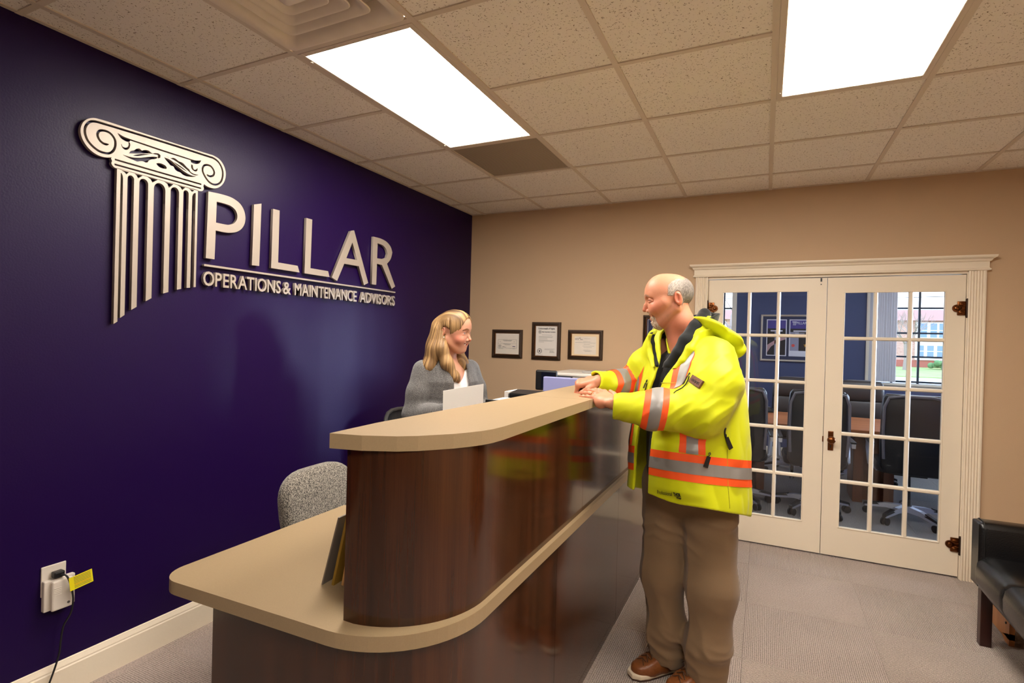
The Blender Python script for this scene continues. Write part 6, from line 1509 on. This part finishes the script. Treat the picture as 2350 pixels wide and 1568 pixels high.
stripe(cs, mT+[jf-.0, jz-1.20, 1.58-jz], .205, .042, .026, jk)
arcl = np.arctan2(jl, jf)*.27
stripe(arcl, mT+[jf-.0, belt-1.012, 1.20-jz], .262, .044, .028, jk)
stripe(jl, mT+[-jf, belt-1.012, 1.56-jz], .125, .042, .026, jk)
stripe(jl, mT+[jf-.03, belt-1.012, 1.55-jz], -.165, .042, .026, jk)
stripe(jl, mT+[-jf, belt-1.012, 1.56-jz], -.125, .042, .026, jk)
# collar: black fleece roll turned outwards, yellow cloth under it
M_FLEECE = mat('black_fleece', lin(30, 32, 33), .95, spec=.1, sheen=.2)
def collar_r(P):
    q = P-(NB+V3(.004, .002, 0)).astype(f32); fq, lq = q @ Fd.astype(f32), q @ Ld.astype(f32)
    fl = .086+.20*np.clip(q[:, 2], -.05, .2)
    return np.sqrt((lq*.97)**2+(fq-.012+.05*q[:, 2])**2)-fl, fq, lq, q[:, 2]
def collar(P, r0, r1, top, sc):
    r, fq, lq, z_ = collar_r(P); r = r+.003*vnoise(P, (25, 25, 12), 31)
    d = np.maximum(r-r1, r0-r)
    sg = np.arctan2(lq-.012, fq); an = np.abs(sg); ht = np.interp(an, (0, .6, 1.2, 2.2, PI), (.035, .055, .095, .135, .142))*sc+top
    d = smax(d, z_-ht, .003); d = smax(d, -.045-z_, .003)
    gap = np.interp(z_, (-.05, .02, .12), (.045, .075, .10)); lc = np.interp(z_, (-.05, .05), (.035, .02))
    return smax(d, -np.maximum(np.abs(lq-lc)-gap, -fq), .006)
bx = ((2.08, -2.14, 1.40), (2.48, -1.72, 1.70))
LPL = [V3(2.335, -1.800, 1.640), V3(2.320, -1.900, 1.645), V3(2.290, -1.985, 1.580), V3(2.262, -2.032, 1.518), V3(2.234, -2.046, 1.468), V3(2.190, -2.052, 1.412), V3(2.157, -2.055, 1.352)]
LPR = [V3(2.27, -1.80, 1.625), V3(2.150, -1.890, 1.570), V3(2.092, -1.918, 1.535), V3(2.100, -1.942, 1.498), V3(2.117, -1.966, 1.450), V3(2.134, -2.002, 1.407)]
def lining(P):
    d = collar(P, -.008, .004, .006, 1)
    a = chain(P, LPL, [.018, .025, .031, .033, .028, .019, .010], .01); b = chain(P, LPR, [.012, .016, .019, .017, .012, .008], .01)
    return smin(smin(d, a, .012), b, .010)-.0015*vnoise(P, (40, 40, 40), 35)
def ycollar(P):
    d = collar(P, .003, .016, -.03, .9)
    off = V3(.020, -.026, -.032)
    a = chain(P, [p+off for p in LPL], [.012, .020, .024, .022, .016, .010, .006], .01)
    off2 = V3(-.016, -.012, -.006); b = chain(P, [p+off2 for p in LPR[1:]], [.012, .017, .017, .013, .009], .01)
    return smin(smin(d, a, .014), b, .012)
part('collar', ycollar, *bx, .0035, M_HIVIS, jk)
cl = part('collar_lining', lining, *bx, .0035, M_FLEECE, jk); cl['label'] = 'black fleece collar lining'
# rolled hood on the upper back
def hood(P):
    pts = [p+V3(-.062, -.058, -.012) for p in (V3(2.34, -1.87, 1.628), V3(2.395, -1.868, 1.590), V3(2.447, -1.855, 1.545), V3(2.470, -1.85, 1.49))]
    d = None
    for c_, r_, tl in ((pts[1], (.080, .125, .026), .62), (pts[2], (.070, .140, .030), .85), (pts[3]+V3(.0, .01, .01), (.030, .130, .052), .2)):
        x = nrm(-Fd*math.cos(tl)+np.array((0, 0, -math.sin(tl)))); R = np.stack([x, Ld, np.cross(x, Ld)], 1)
        e = ell(P, c_, r_, R); d = e if d is None else smin(d, e, .012)
    f_, l_, z_ = bl(P)
    return d-.005*(.4-np.abs(vnoise(np.stack([f_*8, l_*22, z_*8], 1), 1, 41)))
part('hood', hood, bw(-.06, .02, 1.5)-np.array((.28, .28, .12)), bw(-.06, .02, 1.5)+np.array((.28, .28, .14)), .004, M_HIVIS, jk)

ZP = [(2.430, -2.140, 1.175), (2.450, -2.105, 1.094), (2.375, -2.154, 1.054), (2.362, -2.164, 1.010), (2.092, -2.001, 1.323), (2.085, -2.00, 1.268), (2.237, -2.204, 1.295), (2.292, -2.145, 1.373)]
BADGE = [(2.297, -2.166, 1.360), (2.303, -2.162, 1.378), (2.352, -2.209, 1.356), (2.341, -2.212, 1.335)]
TXT = [(2.187, -2.150, .874), (2.275, -2.188, .884)]
# jacket hardware: zips, pulls, sleeve patch, print, ring
M_ZIP = mat('black_zip', lin(20, 20, 22), .4)
def jsurf(p, inward=None):
    # nearest point of the outer cloth to p, with its normal
    p = np.asarray(p, f32)
    for _ in range(6):
        e = .004; g = np.array([outer((p+np.eye(3, dtype=f32)[i]*e)[None])[0]-outer((p-np.eye(3, dtype=f32)[i]*e)[None])[0] for i in range(3)]); g /= np.linalg.norm(g)+1e-9
        p = (p-g*outer(p[None])[0]).astype(f32)
    return p, g
def onjacket(nm, a, b, r, m, lift=.002, n=7):
    pts = []
    for i in range(n):
        q, g = jsurf(np.asarray(a)+(np.asarray(b)-np.asarray(a))*i/(n-1)); pts.append(q+g*lift)
    return MB().tube(pts, r, 6).build(nm, m, jk, smooth=True)
def pull(a, b, w=.010):
    q, g = jsurf(a); q2, g2 = jsurf(b); q = q+g*.007; q2 = q2+g2*.010; d = nrm(q2-q); s_ = np.cross(g, d)
    o = MB().loft([[q+s_*w*k+g*t for k, t in ((-.8, 0), (.8, 0), (.8, .003), (-.8, .003))], [q2+s_*w*k+g*t for k, t in ((-1, 0), (1, 0), (1, .003), (-1, .003))]]).build('zip_pull', M_ZIP, jk)
    MB().tube([q-d*.012+s_*.004, q-d*.016, q-d*.012-s_*.004, q, q-d*.012+s_*.004], .0018, 6).build('zip_slider', M_ZIP, o)
Z = [V3(*t) for t in ZP]
onjacket('pocket_zip', Z[0], Z[1], .004, M_ZIP); pull(Z[0]*.45+Z[1]*.55, Z[1]+(Z[1]-Z[0])*.12)
pull(Z[2], Z[3]); onjacket('chest_zip', Z[4], Z[5], .0022, M_ZIP); pull(Z[4], Z[4]*.55+Z[5]*.45, .005)
onjacket('sleeve_zip', Z[6], Z[7], .0022, M_ZIP); pull(Z[7], Z[7]*.6+Z[6]*.4, .005)
onjacket('side_seam', bw(.02, .30, .845), bw(.02, .28, 1.08), .0015, mat('yellow_seam', lin(170, 170, 30), .6), .0006, 14)
onjacket('yoke_seam', bw(.20, .06, 1.335), bw(.12, .20, 1.335), .0016, MATS['yellow_seam'], .0006, 10)
B4 = [jsurf(V3(*t)) for t in BADGE]
g = nrm(sum(b[1] for b in B4)); cB = sum(b[0] for b in B4)/4+g*.005; u = nrm((B4[2][0]-B4[1][0])); u = nrm(u-g*np.dot(u, g)); v = np.cross(g, u)
M_PATCH = mat('brown_leather_patch', lin(112, 72, 50), .6, bump=(200, .3, 2))
pt = MB(); 
pt.loft([[cB+u*x_*.034+v*y_*.0165+g*t for x_, y_ in ((-1, -1), (1, -1), (1, 1), (-1, 1))] for t in (-.008, .0025)]).build('sleeve_patch', M_PATCH, jk)
text_mesh('patch_lettering', 'VIKING', .0155, .0008, mat('patch_ink', lin(52, 30, 22), .6), jk, frame_of(cB-u*.026-v*.007+g*.0032, u, v, g), width=.052, bold=.0004)
tp, tg_ = jsurf(V3(*TXT[0])); tp2, tg2 = jsurf(V3(*TXT[1])); g = nrm(tg_+tg2); u = nrm(tp2-tp); v = nrm(np.cross(g, u)); cT = (tp+tp2)/2+g*.006
M_JINK = mat('jacket_print', lin(24, 24, 20), .6)
text_mesh('hem_lettering', 'Professional', .026, .0005, M_JINK, jk, frame_of(cT-u*.062-v*.004, u, v, g), width=.075, shear=.35)
text_mesh('hem_lettering', 'THOR', .022, .0005, M_JINK, jk, frame_of(cT+u*.018-v*.002, u, v, g), width=.034, bold=.001)
text_mesh('hem_lettering', 'Wear', .013, .0005, M_JINK, jk, frame_of(cT+u*.028-v*.013, u, v, g), width=.024, bold=.0005)
q, g = jsurf(V3(2.447, -1.93, 1.575))
def proj(f, p):
    p = np.asarray(p, f32)
    for _ in range(8):
        e = .003; g = np.array([f((p+np.eye(3, dtype=f32)[i]*e)[None])[0]-f((p-np.eye(3, dtype=f32)[i]*e)[None])[0] for i in range(3)]); g /= np.linalg.norm(g)+1e-9
        p = (p-g*f(p[None])[0]).astype(f32)
    return p, g
q, g = proj(hood, V3(2.385, -1.955, 1.60))
MB().cyl(q-g*.002, q+g*.003, .008, n=14).build('hood_snap', mat('brass_snap', lin(110, 96, 50), .35, metal=.8), jk)
p0 = fL[2][0][0]; p1 = fL[2][0][1]; c_ = p0*.62+p1*.38; dd = nrm(p1-p0); a_ = nrm(np.cross(dd, (0, 0, 1))); b_ = np.cross(dd, a_)
MB().tube([c_+(a_*math.cos(t)+b_*math.sin(t))*.0113 for t in np.linspace(0, 2*PI, 21)[:-1]], .0016, 6, closed=True).build('ring', mat('gold', lin(232, 190, 96), .25, metal=1), man, smooth=True)
# ------------------------------------------------------------------ the woman behind the desk
wom = thing('person', 'smiling woman with long blonde hair in a grey cardigan behind the reception desk', 'person', (.86, -1.70, 0))
WF = head_frame((.880, -1.752, 1.545), (.995, .03, -.03), .03)
wl = to_local(WF); ww = to_world(WF)
wfield, _, _ = head_field('woman')
WFd = nrm((.90, -.42, 0)); WLd = np.array((-WFd[1], WFd[0], 0)); W0 = np.array((.845, -1.71, 0))
wb = lambda f, l, z: (W0+WFd*f+WLd*l+np.array((0, 0, z))).astype(f32)
WNB = wb(.0, 0, 1.385)
WSL, WSR = wb(-.01, .165, 1.318), wb(-.01, -.165, 1.318)
WEL, WER = wb(.03, .225, 1.06), wb(.01, -.235, 1.055)
WWL, WWR = wb(.22, .13, 1.10), wb(.215, -.12, 1.10)
def wneck(P):
    d = wfield(wl(P))
    n = chain(P, [ww(np.array((.0, 0, -.03))), ww(np.array((-.016, 0, -.10))), WNB, WNB-V3(0, 0, .14)], [.050, .050, .056, .09], .02)
    n = smin(n, ell(P, wb(.02, 0, 1.27), (.10, .10, .10)), .05)
    return smin(d, n, .02)
hWL, fWL, thWL, _ = hand(WWL, WFd*.8-WLd*.55+np.array((0, 0, .15)), (0, 0, 1), True, [(35, 40, 25)]*4, [(.012, -.022, -.012), (.040, -.040, -.026), (.066, -.036, -.034), (.088, -.022, -.036)], size=.9)
hWR, fWR, thWR, _ = hand(WWR, WFd*.8+WLd*.55+np.array((0, 0, .15)), (0, 0, 1), False, [(35, 40, 25)]*4, [(.012, -.022, -.012), (.040, -.040, -.026), (.066, -.036, -.034), (.088, -.022, -.036)], size=.9)
def whands(P): return np.minimum(smin(hWL(P), cone(P, WWL, WEL*.3+WWL*.7, .022, .03), .015), smin(hWR(P), cone(P, WWR, WER*.3+WWR*.7, .022, .03), .015))
def wbody(P):
    d = chain(P, [WNB-V3(0, 0, .12), wb(0, 0, 1.1), wb(-.02, 0, .95), wb(-.02, 0, .86)], [.09, .11, .13, .13], .04)
    for s, e, w_ in ((WSL, WEL, WWL), (WSR, WER, WWR)): d = smin(d, chain(P, [WNB-V3(0, 0, .07), s, e, w_], [.05, .045, .036, .024], .02), .03)
    for sg in (-1, 1): d = smin(d, chain(P, [wb(-.02, sg*.09, .85), wb(-.01, sg*.09, .46), wb(-.03, sg*.09, .09), wb(.12, sg*.10, .03)], [.085, .055, .04, .03], .02), .03)
    return d
c1 = skin_cols('woman')
SW = L3(206, 150, 122)
A1 = surfnet(wneck, (.74, -1.92, 1.16), (1.12, -1.52, 1.70), .0019); A2 = surfnet(whands, (.90, -2.0, 1.0), (1.24, -1.5, 1.2), .003); A3 = surfnet(wbody, (.55, -2.1, .0), (1.25, -1.35, 1.36), .012)
VV, QQ = merge([A1, A2, A3])
npmesh('body', VV, QQ, M_SKIN, wom, np.concatenate([c1(wl(A1[0])), np.repeat(SW[None], len(A2[0]), 0), np.repeat(SW[None], len(A3[0]), 0)]))
wx_, wz_ = mouth_of('woman')
def wteeth(P):
    q = mouth_space(wl(P))
    return ell(q, (wx_-.002, 0, wz_-.0005), (.010, .0255, .0060))
c0 = ww(np.array((wx_, 0, wz_))); part('teeth', wteeth, c0-.04, c0+.04, .0012, M_TEETH, wom)
MB().ball(ww(np.array((.004, -.078, -.034))), .0042, 10, 8).build('earring', mat('pearl', lin(240, 230, 220), .2), wom, smooth=True)
# hair: cap, curtain down the back, front locks
def wh(*p): return ww(np.array(p)).astype(f32)
def whair(P):
    q = wl(P); a = np.abs(q[:, 1]); x, z = q[:, 0], q[:, 2]
    cap = ell(q, (.022, 0, .036), (.104, .083, .093))
    cap = smin(cap, ell(q, (.074, 0, .036), (.056, .064, .081)), .03)
    cap = smin(cap, ell(q, (-.028, 0, -.01), (.060, .074, .10)), .03)
    # face and ear openings
    face = smin(ell(q, (.128, 0, -.045), (.086, .070, .128)), ell(q, (.110, 0, -.075), (.090, .085, .090)), .03)
    cap = smax(cap, -face, .008)
    side = smax(np.maximum(np.abs(x-.026)-.030, np.abs(z+.02)-.05), a*0-1, .01)
    cap = smax(cap, -ell(np.stack([x, a, z], 1), (.012, .080, -.014), (.028, .024, .042)), .012)
    back = chain(P, [wh(-.055, 0, .02), wh(-.075, 0, -.10), wh(-.085, -.03, -.20), wh(-.115, -.055, -.285)], [.066, .068, .060, .020], .04)
    bl2 = chain(P, [wh(-.045, .045, 0), wh(-.06, .07, -.12), wh(-.06, .08, -.25)], [.045, .05, .022], .03)
    br = chain(P, [wh(-.045, -.050, 0), wh(-.050, -.078, -.11), wh(-.075, -.105, -.21), wh(-.11, -.115, -.275)], [.040, .044, .038, .014], .03)
    fr = chain(P, [wh(-.020, -.066, -.02), wh(-.005, -.080, -.10), wh(.030, -.075, -.185), wh(.075, -.050, -.262), wh(.088, -.040, -.285)], [.024, .034, .034, .022, .010], .03)
    fl = chain(P, [wh(-.010, .070, -.01), wh(.010, .074, -.09), wh(.050, .066, -.19), wh(.070, .056, -.285)], [.026, .032, .034, .012], .03)
    d = smin(smin(smin(smin(cap, back, .03), bl2, .02), br, .02), np.minimum(fr, fl), .012)
    # strands follow the fall of the hair
    an = np.arctan2(q[:, 1], x+.02); st = vnoise(np.stack([an*16, z*7+x*5, np.full_like(z, .5)], 1), 1, 51)+.6*vnoise(np.stack([an*40, z*9, np.full_like(z, .5)], 1), 1, 52)
    top = sst(z, .05, .10); st2 = vnoise(np.stack([q[:, 1]*150, x*10, z*10], 1), 1, 53)
    d = d-.0022*(st*(1-top)+st2*top)
    return smax(d, .002-wfield(q)-0*z, .002) if False else d
def whcol(V):
    q = wl(V); x, z = q[:, 0], q[:, 2]; an = np.arctan2(q[:, 1], x+.02)
    st = vnoise(np.stack([an*22, z*5+x*4, np.full_like(z, .5)], 1), 1, 61)*.6+vnoise(np.stack([an*60, z*6, np.full_like(z, .5)], 1), 1, 62)*.4
    top = sst(z, .045, .085); st = st*(1-top)+vnoise(np.stack([q[:, 1]*110, x*7, z*7], 1), 1, 63)*top
    C = mixc(L3(84, 58, 36), L3(196, 156, 104), .46+.85*st)
    return C*(1-.22*sst(z, .03, .12))[:, None]
part('hair', whair, (.68, -1.98, 1.20), (1.10, -1.56, 1.70), .0024, M_HAIR, wom, whcol)
# white top
M_WTOP = mat('white_knit', lin(236, 232, 230), .85, bump=(300, .1, 2))
def wtop(P):
    q = P-W0.astype(f32); f_, l_, z_ = q @ WFd.astype(f32), q @ WLd.astype(f32), P[:, 2]
    a = np.interp(z_, (.85, 1.0, 1.2, 1.3, 1.36), (.165, .145, .165, .15, .10)); b = np.interp(z_, (.85, 1.0, 1.2, 1.3, 1.36), (.125, .115, .135, .105, .08))
    d = (np.sqrt((l_/a)**2+((f_-.01)/b)**2)-1)*np.minimum(a, b)
    d = smax(d, z_-(1.335-.10*np.clip((f_-.02)/.1, 0, 1)*np.clip(1-np.abs(l_)/.09, 0, 1)), .01)
    return smax(d, .88-z_, .01)-.003*vnoise(P, (16, 16, 8), 71)
part('white_top', wtop, wb(0, 0, 1.1)-np.array((.24, .24, .26)), wb(0, 0, 1.1)+np.array((.24, .24, .27)), .005, M_WTOP, wom)
M_CARD = mat('grey_knit', lin(120, 118, 116), .95, spec=.1, sheen=.3)
N, L, P = nodes(M_CARD)
t_ = N.new('ShaderNodeTexCoord'); n = N.new('ShaderNodeTexNoise'); n.inputs['Scale'].default_value = 420; n.inputs['Detail'].default_value = 2
c = N.new('ShaderNodeValToRGB'); c.color_ramp.elements[0].position = .35; c.color_ramp.elements[0].color = lin(58, 56, 57); c.color_ramp.elements[1].position = .66; c.color_ramp.elements[1].color = lin(128, 125, 123)
b = N.new('ShaderNodeBump'); b.inputs['Strength'].default_value = .7; b.inputs['Distance'].default_value = .004
L.new(t_.outputs['Object'], n.inputs['Vector']); L.new(n.outputs['Fac'], c.inputs[0]); L.new(c.outputs[0], P.inputs['Base Color']); L.new(n.outputs['Fac'], b.inputs['Height']); L.new(b.outputs[0], P.inputs['Normal'])
def wtorso(P):
    q = P-W0.astype(f32); f_, l_, z_ = q @ WFd.astype(f32), q @ WLd.astype(f32), P[:, 2]
    a = np.interp(z_, (.75, .95, 1.1, 1.25, 1.33, 1.40), (.20, .175, .175, .185, .155, .075)); b = np.interp(z_, (.75, .95, 1.1, 1.25, 1.33, 1.40), (.155, .14, .145, .150, .115, .075))
    d = (np.sqrt((l_/a)**2+((f_-.008)/b)**2)-1)*np.minimum(a, b); d = smax(d, z_-1.40, .03)
    for s, e, w_ in ((WSL, WEL, WWL), (WSR, WER, WWR)):
        ar = chain(P, [s-V3(0, 0, .005), s*.5+e*.5, e, w_*.5+e*.5, w_], [.062, .064, .058, .050, .040], .03)
        ar = ar-.005*vnoise(P, (12, 12, 7), 73)-.004*np.abs(vnoise(P, (22, 22, 12), 74))
        d = smin(d, ar, .03)
    return d-.003*vnoise(P, (12, 12, 6), 75)
def cardigan(P):
    q = P-W0.astype(f32); f_, l_, z_ = q @ WFd.astype(f32), q @ WLd.astype(f32), P[:, 2]
    d = wtorso(P)
    w_ = np.interp(z_, (.75, 1.0, 1.2, 1.33, 1.40), (.085, .060, .050, .062, .075))
    # ribbed front band and shoulder seams
    e = np.abs(np.abs(l_)-w_-.022)
    d = d-.005*sst(.026-e, 0, .008)*(f_ > 0)
    sh = np.abs(np.abs(l_)-.128-.10*np.clip(1.30-z_, 0, 1)); rid = .0028*np.exp(-(sh/.005)**2)+.0028*np.exp(-((sh-.016)/.005)**2)
    d = d-rid*(z_ > 1.16)-.0012*np.sin(z_*620)*(e < .022)*(f_ > 0)
    s = smax(d, -(d+.012), .002)
    s = smax(s, -np.maximum(np.abs(l_)-w_, -f_), .004)
    s = smax(s, -(np.sqrt((l_/.068)**2+((f_-.01)/.066)**2)-1)*.066-(z_ < 1.30)*.3, .004)
    s = smax(s, .74-z_, .003)
    for e_, w2 in ((WEL, WWL), (WER, WWR)): s = smax(s, slab(P, w2, w2-e_)-(np.linalg.norm(P-w2, axis=1) > .10)*.5, .003)
    return s
part('cardigan', cardigan, (.46, -2.06, .72), (1.22, -1.34, 1.43), .0048, M_CARD, wom)
M_SLACK = mat('dark_slacks', lin(40, 42, 52), .9)
part('trousers', lambda P: smax(smin(chain(P, [wb(-.02, .09, .86), wb(-.01, .09, .46), wb(-.03, .095, .10)], [.118, .085, .07], .03), chain(P, [wb(-.02, -.09, .86), wb(-.01, -.09, .46), wb(-.03, -.095, .10)], [.118, .085, .07], .03), .02), .06-P[:, 2], .004), (.5, -2.05, .02), (1.2, -1.35, 1.0), .009, M_SLACK, wom)
for sg in (-1, 1):
    part('shoe', lambda P: smax(chain(P, [wb(-.04, sg*.095, .045), wb(.06, sg*.10, .042), wb(.16, sg*.105, .03)], [.042, .042, .034], .02), .003-P[:, 2], .004), wb(.06, sg*.1, .05)-np.array((.2, .2, .06)), wb(.06, sg*.1, .05)+np.array((.2, .2, .07)), .006, M_BLACKP, wom)
# sheets of paper she holds
TL, TR = np.array((1.050, -2.078, 1.2275)), np.array((1.150, -1.817, 1.2530))
u = nrm(TR-TL); dn = nrm(np.cross(np.cross(u, (.35, -.2, -1)), u)); dn = nrm(np.array((-.12, -.02, -1))-u*np.dot((-.12, -.02, -1), u)); g = np.cross(u, dn)
ps = thing('paper_sheets', 'stack of white paper sheets held up by the woman behind the ledge', 'paper', tuple(TL))
for i in range(3):
    o_ = TL+g*.0016*i+dn*.002*i+u*.0015*i
    MB().loft([[o_, o_+u*.28, o_+u*.28+dn*.215, o_+dn*.215], [o_+g*.001, o_+u*.28+g*.001, o_+u*.28+dn*.215+g*.001, o_+dn*.215+g*.001]]).build('sheet', M_PAPER, ps)
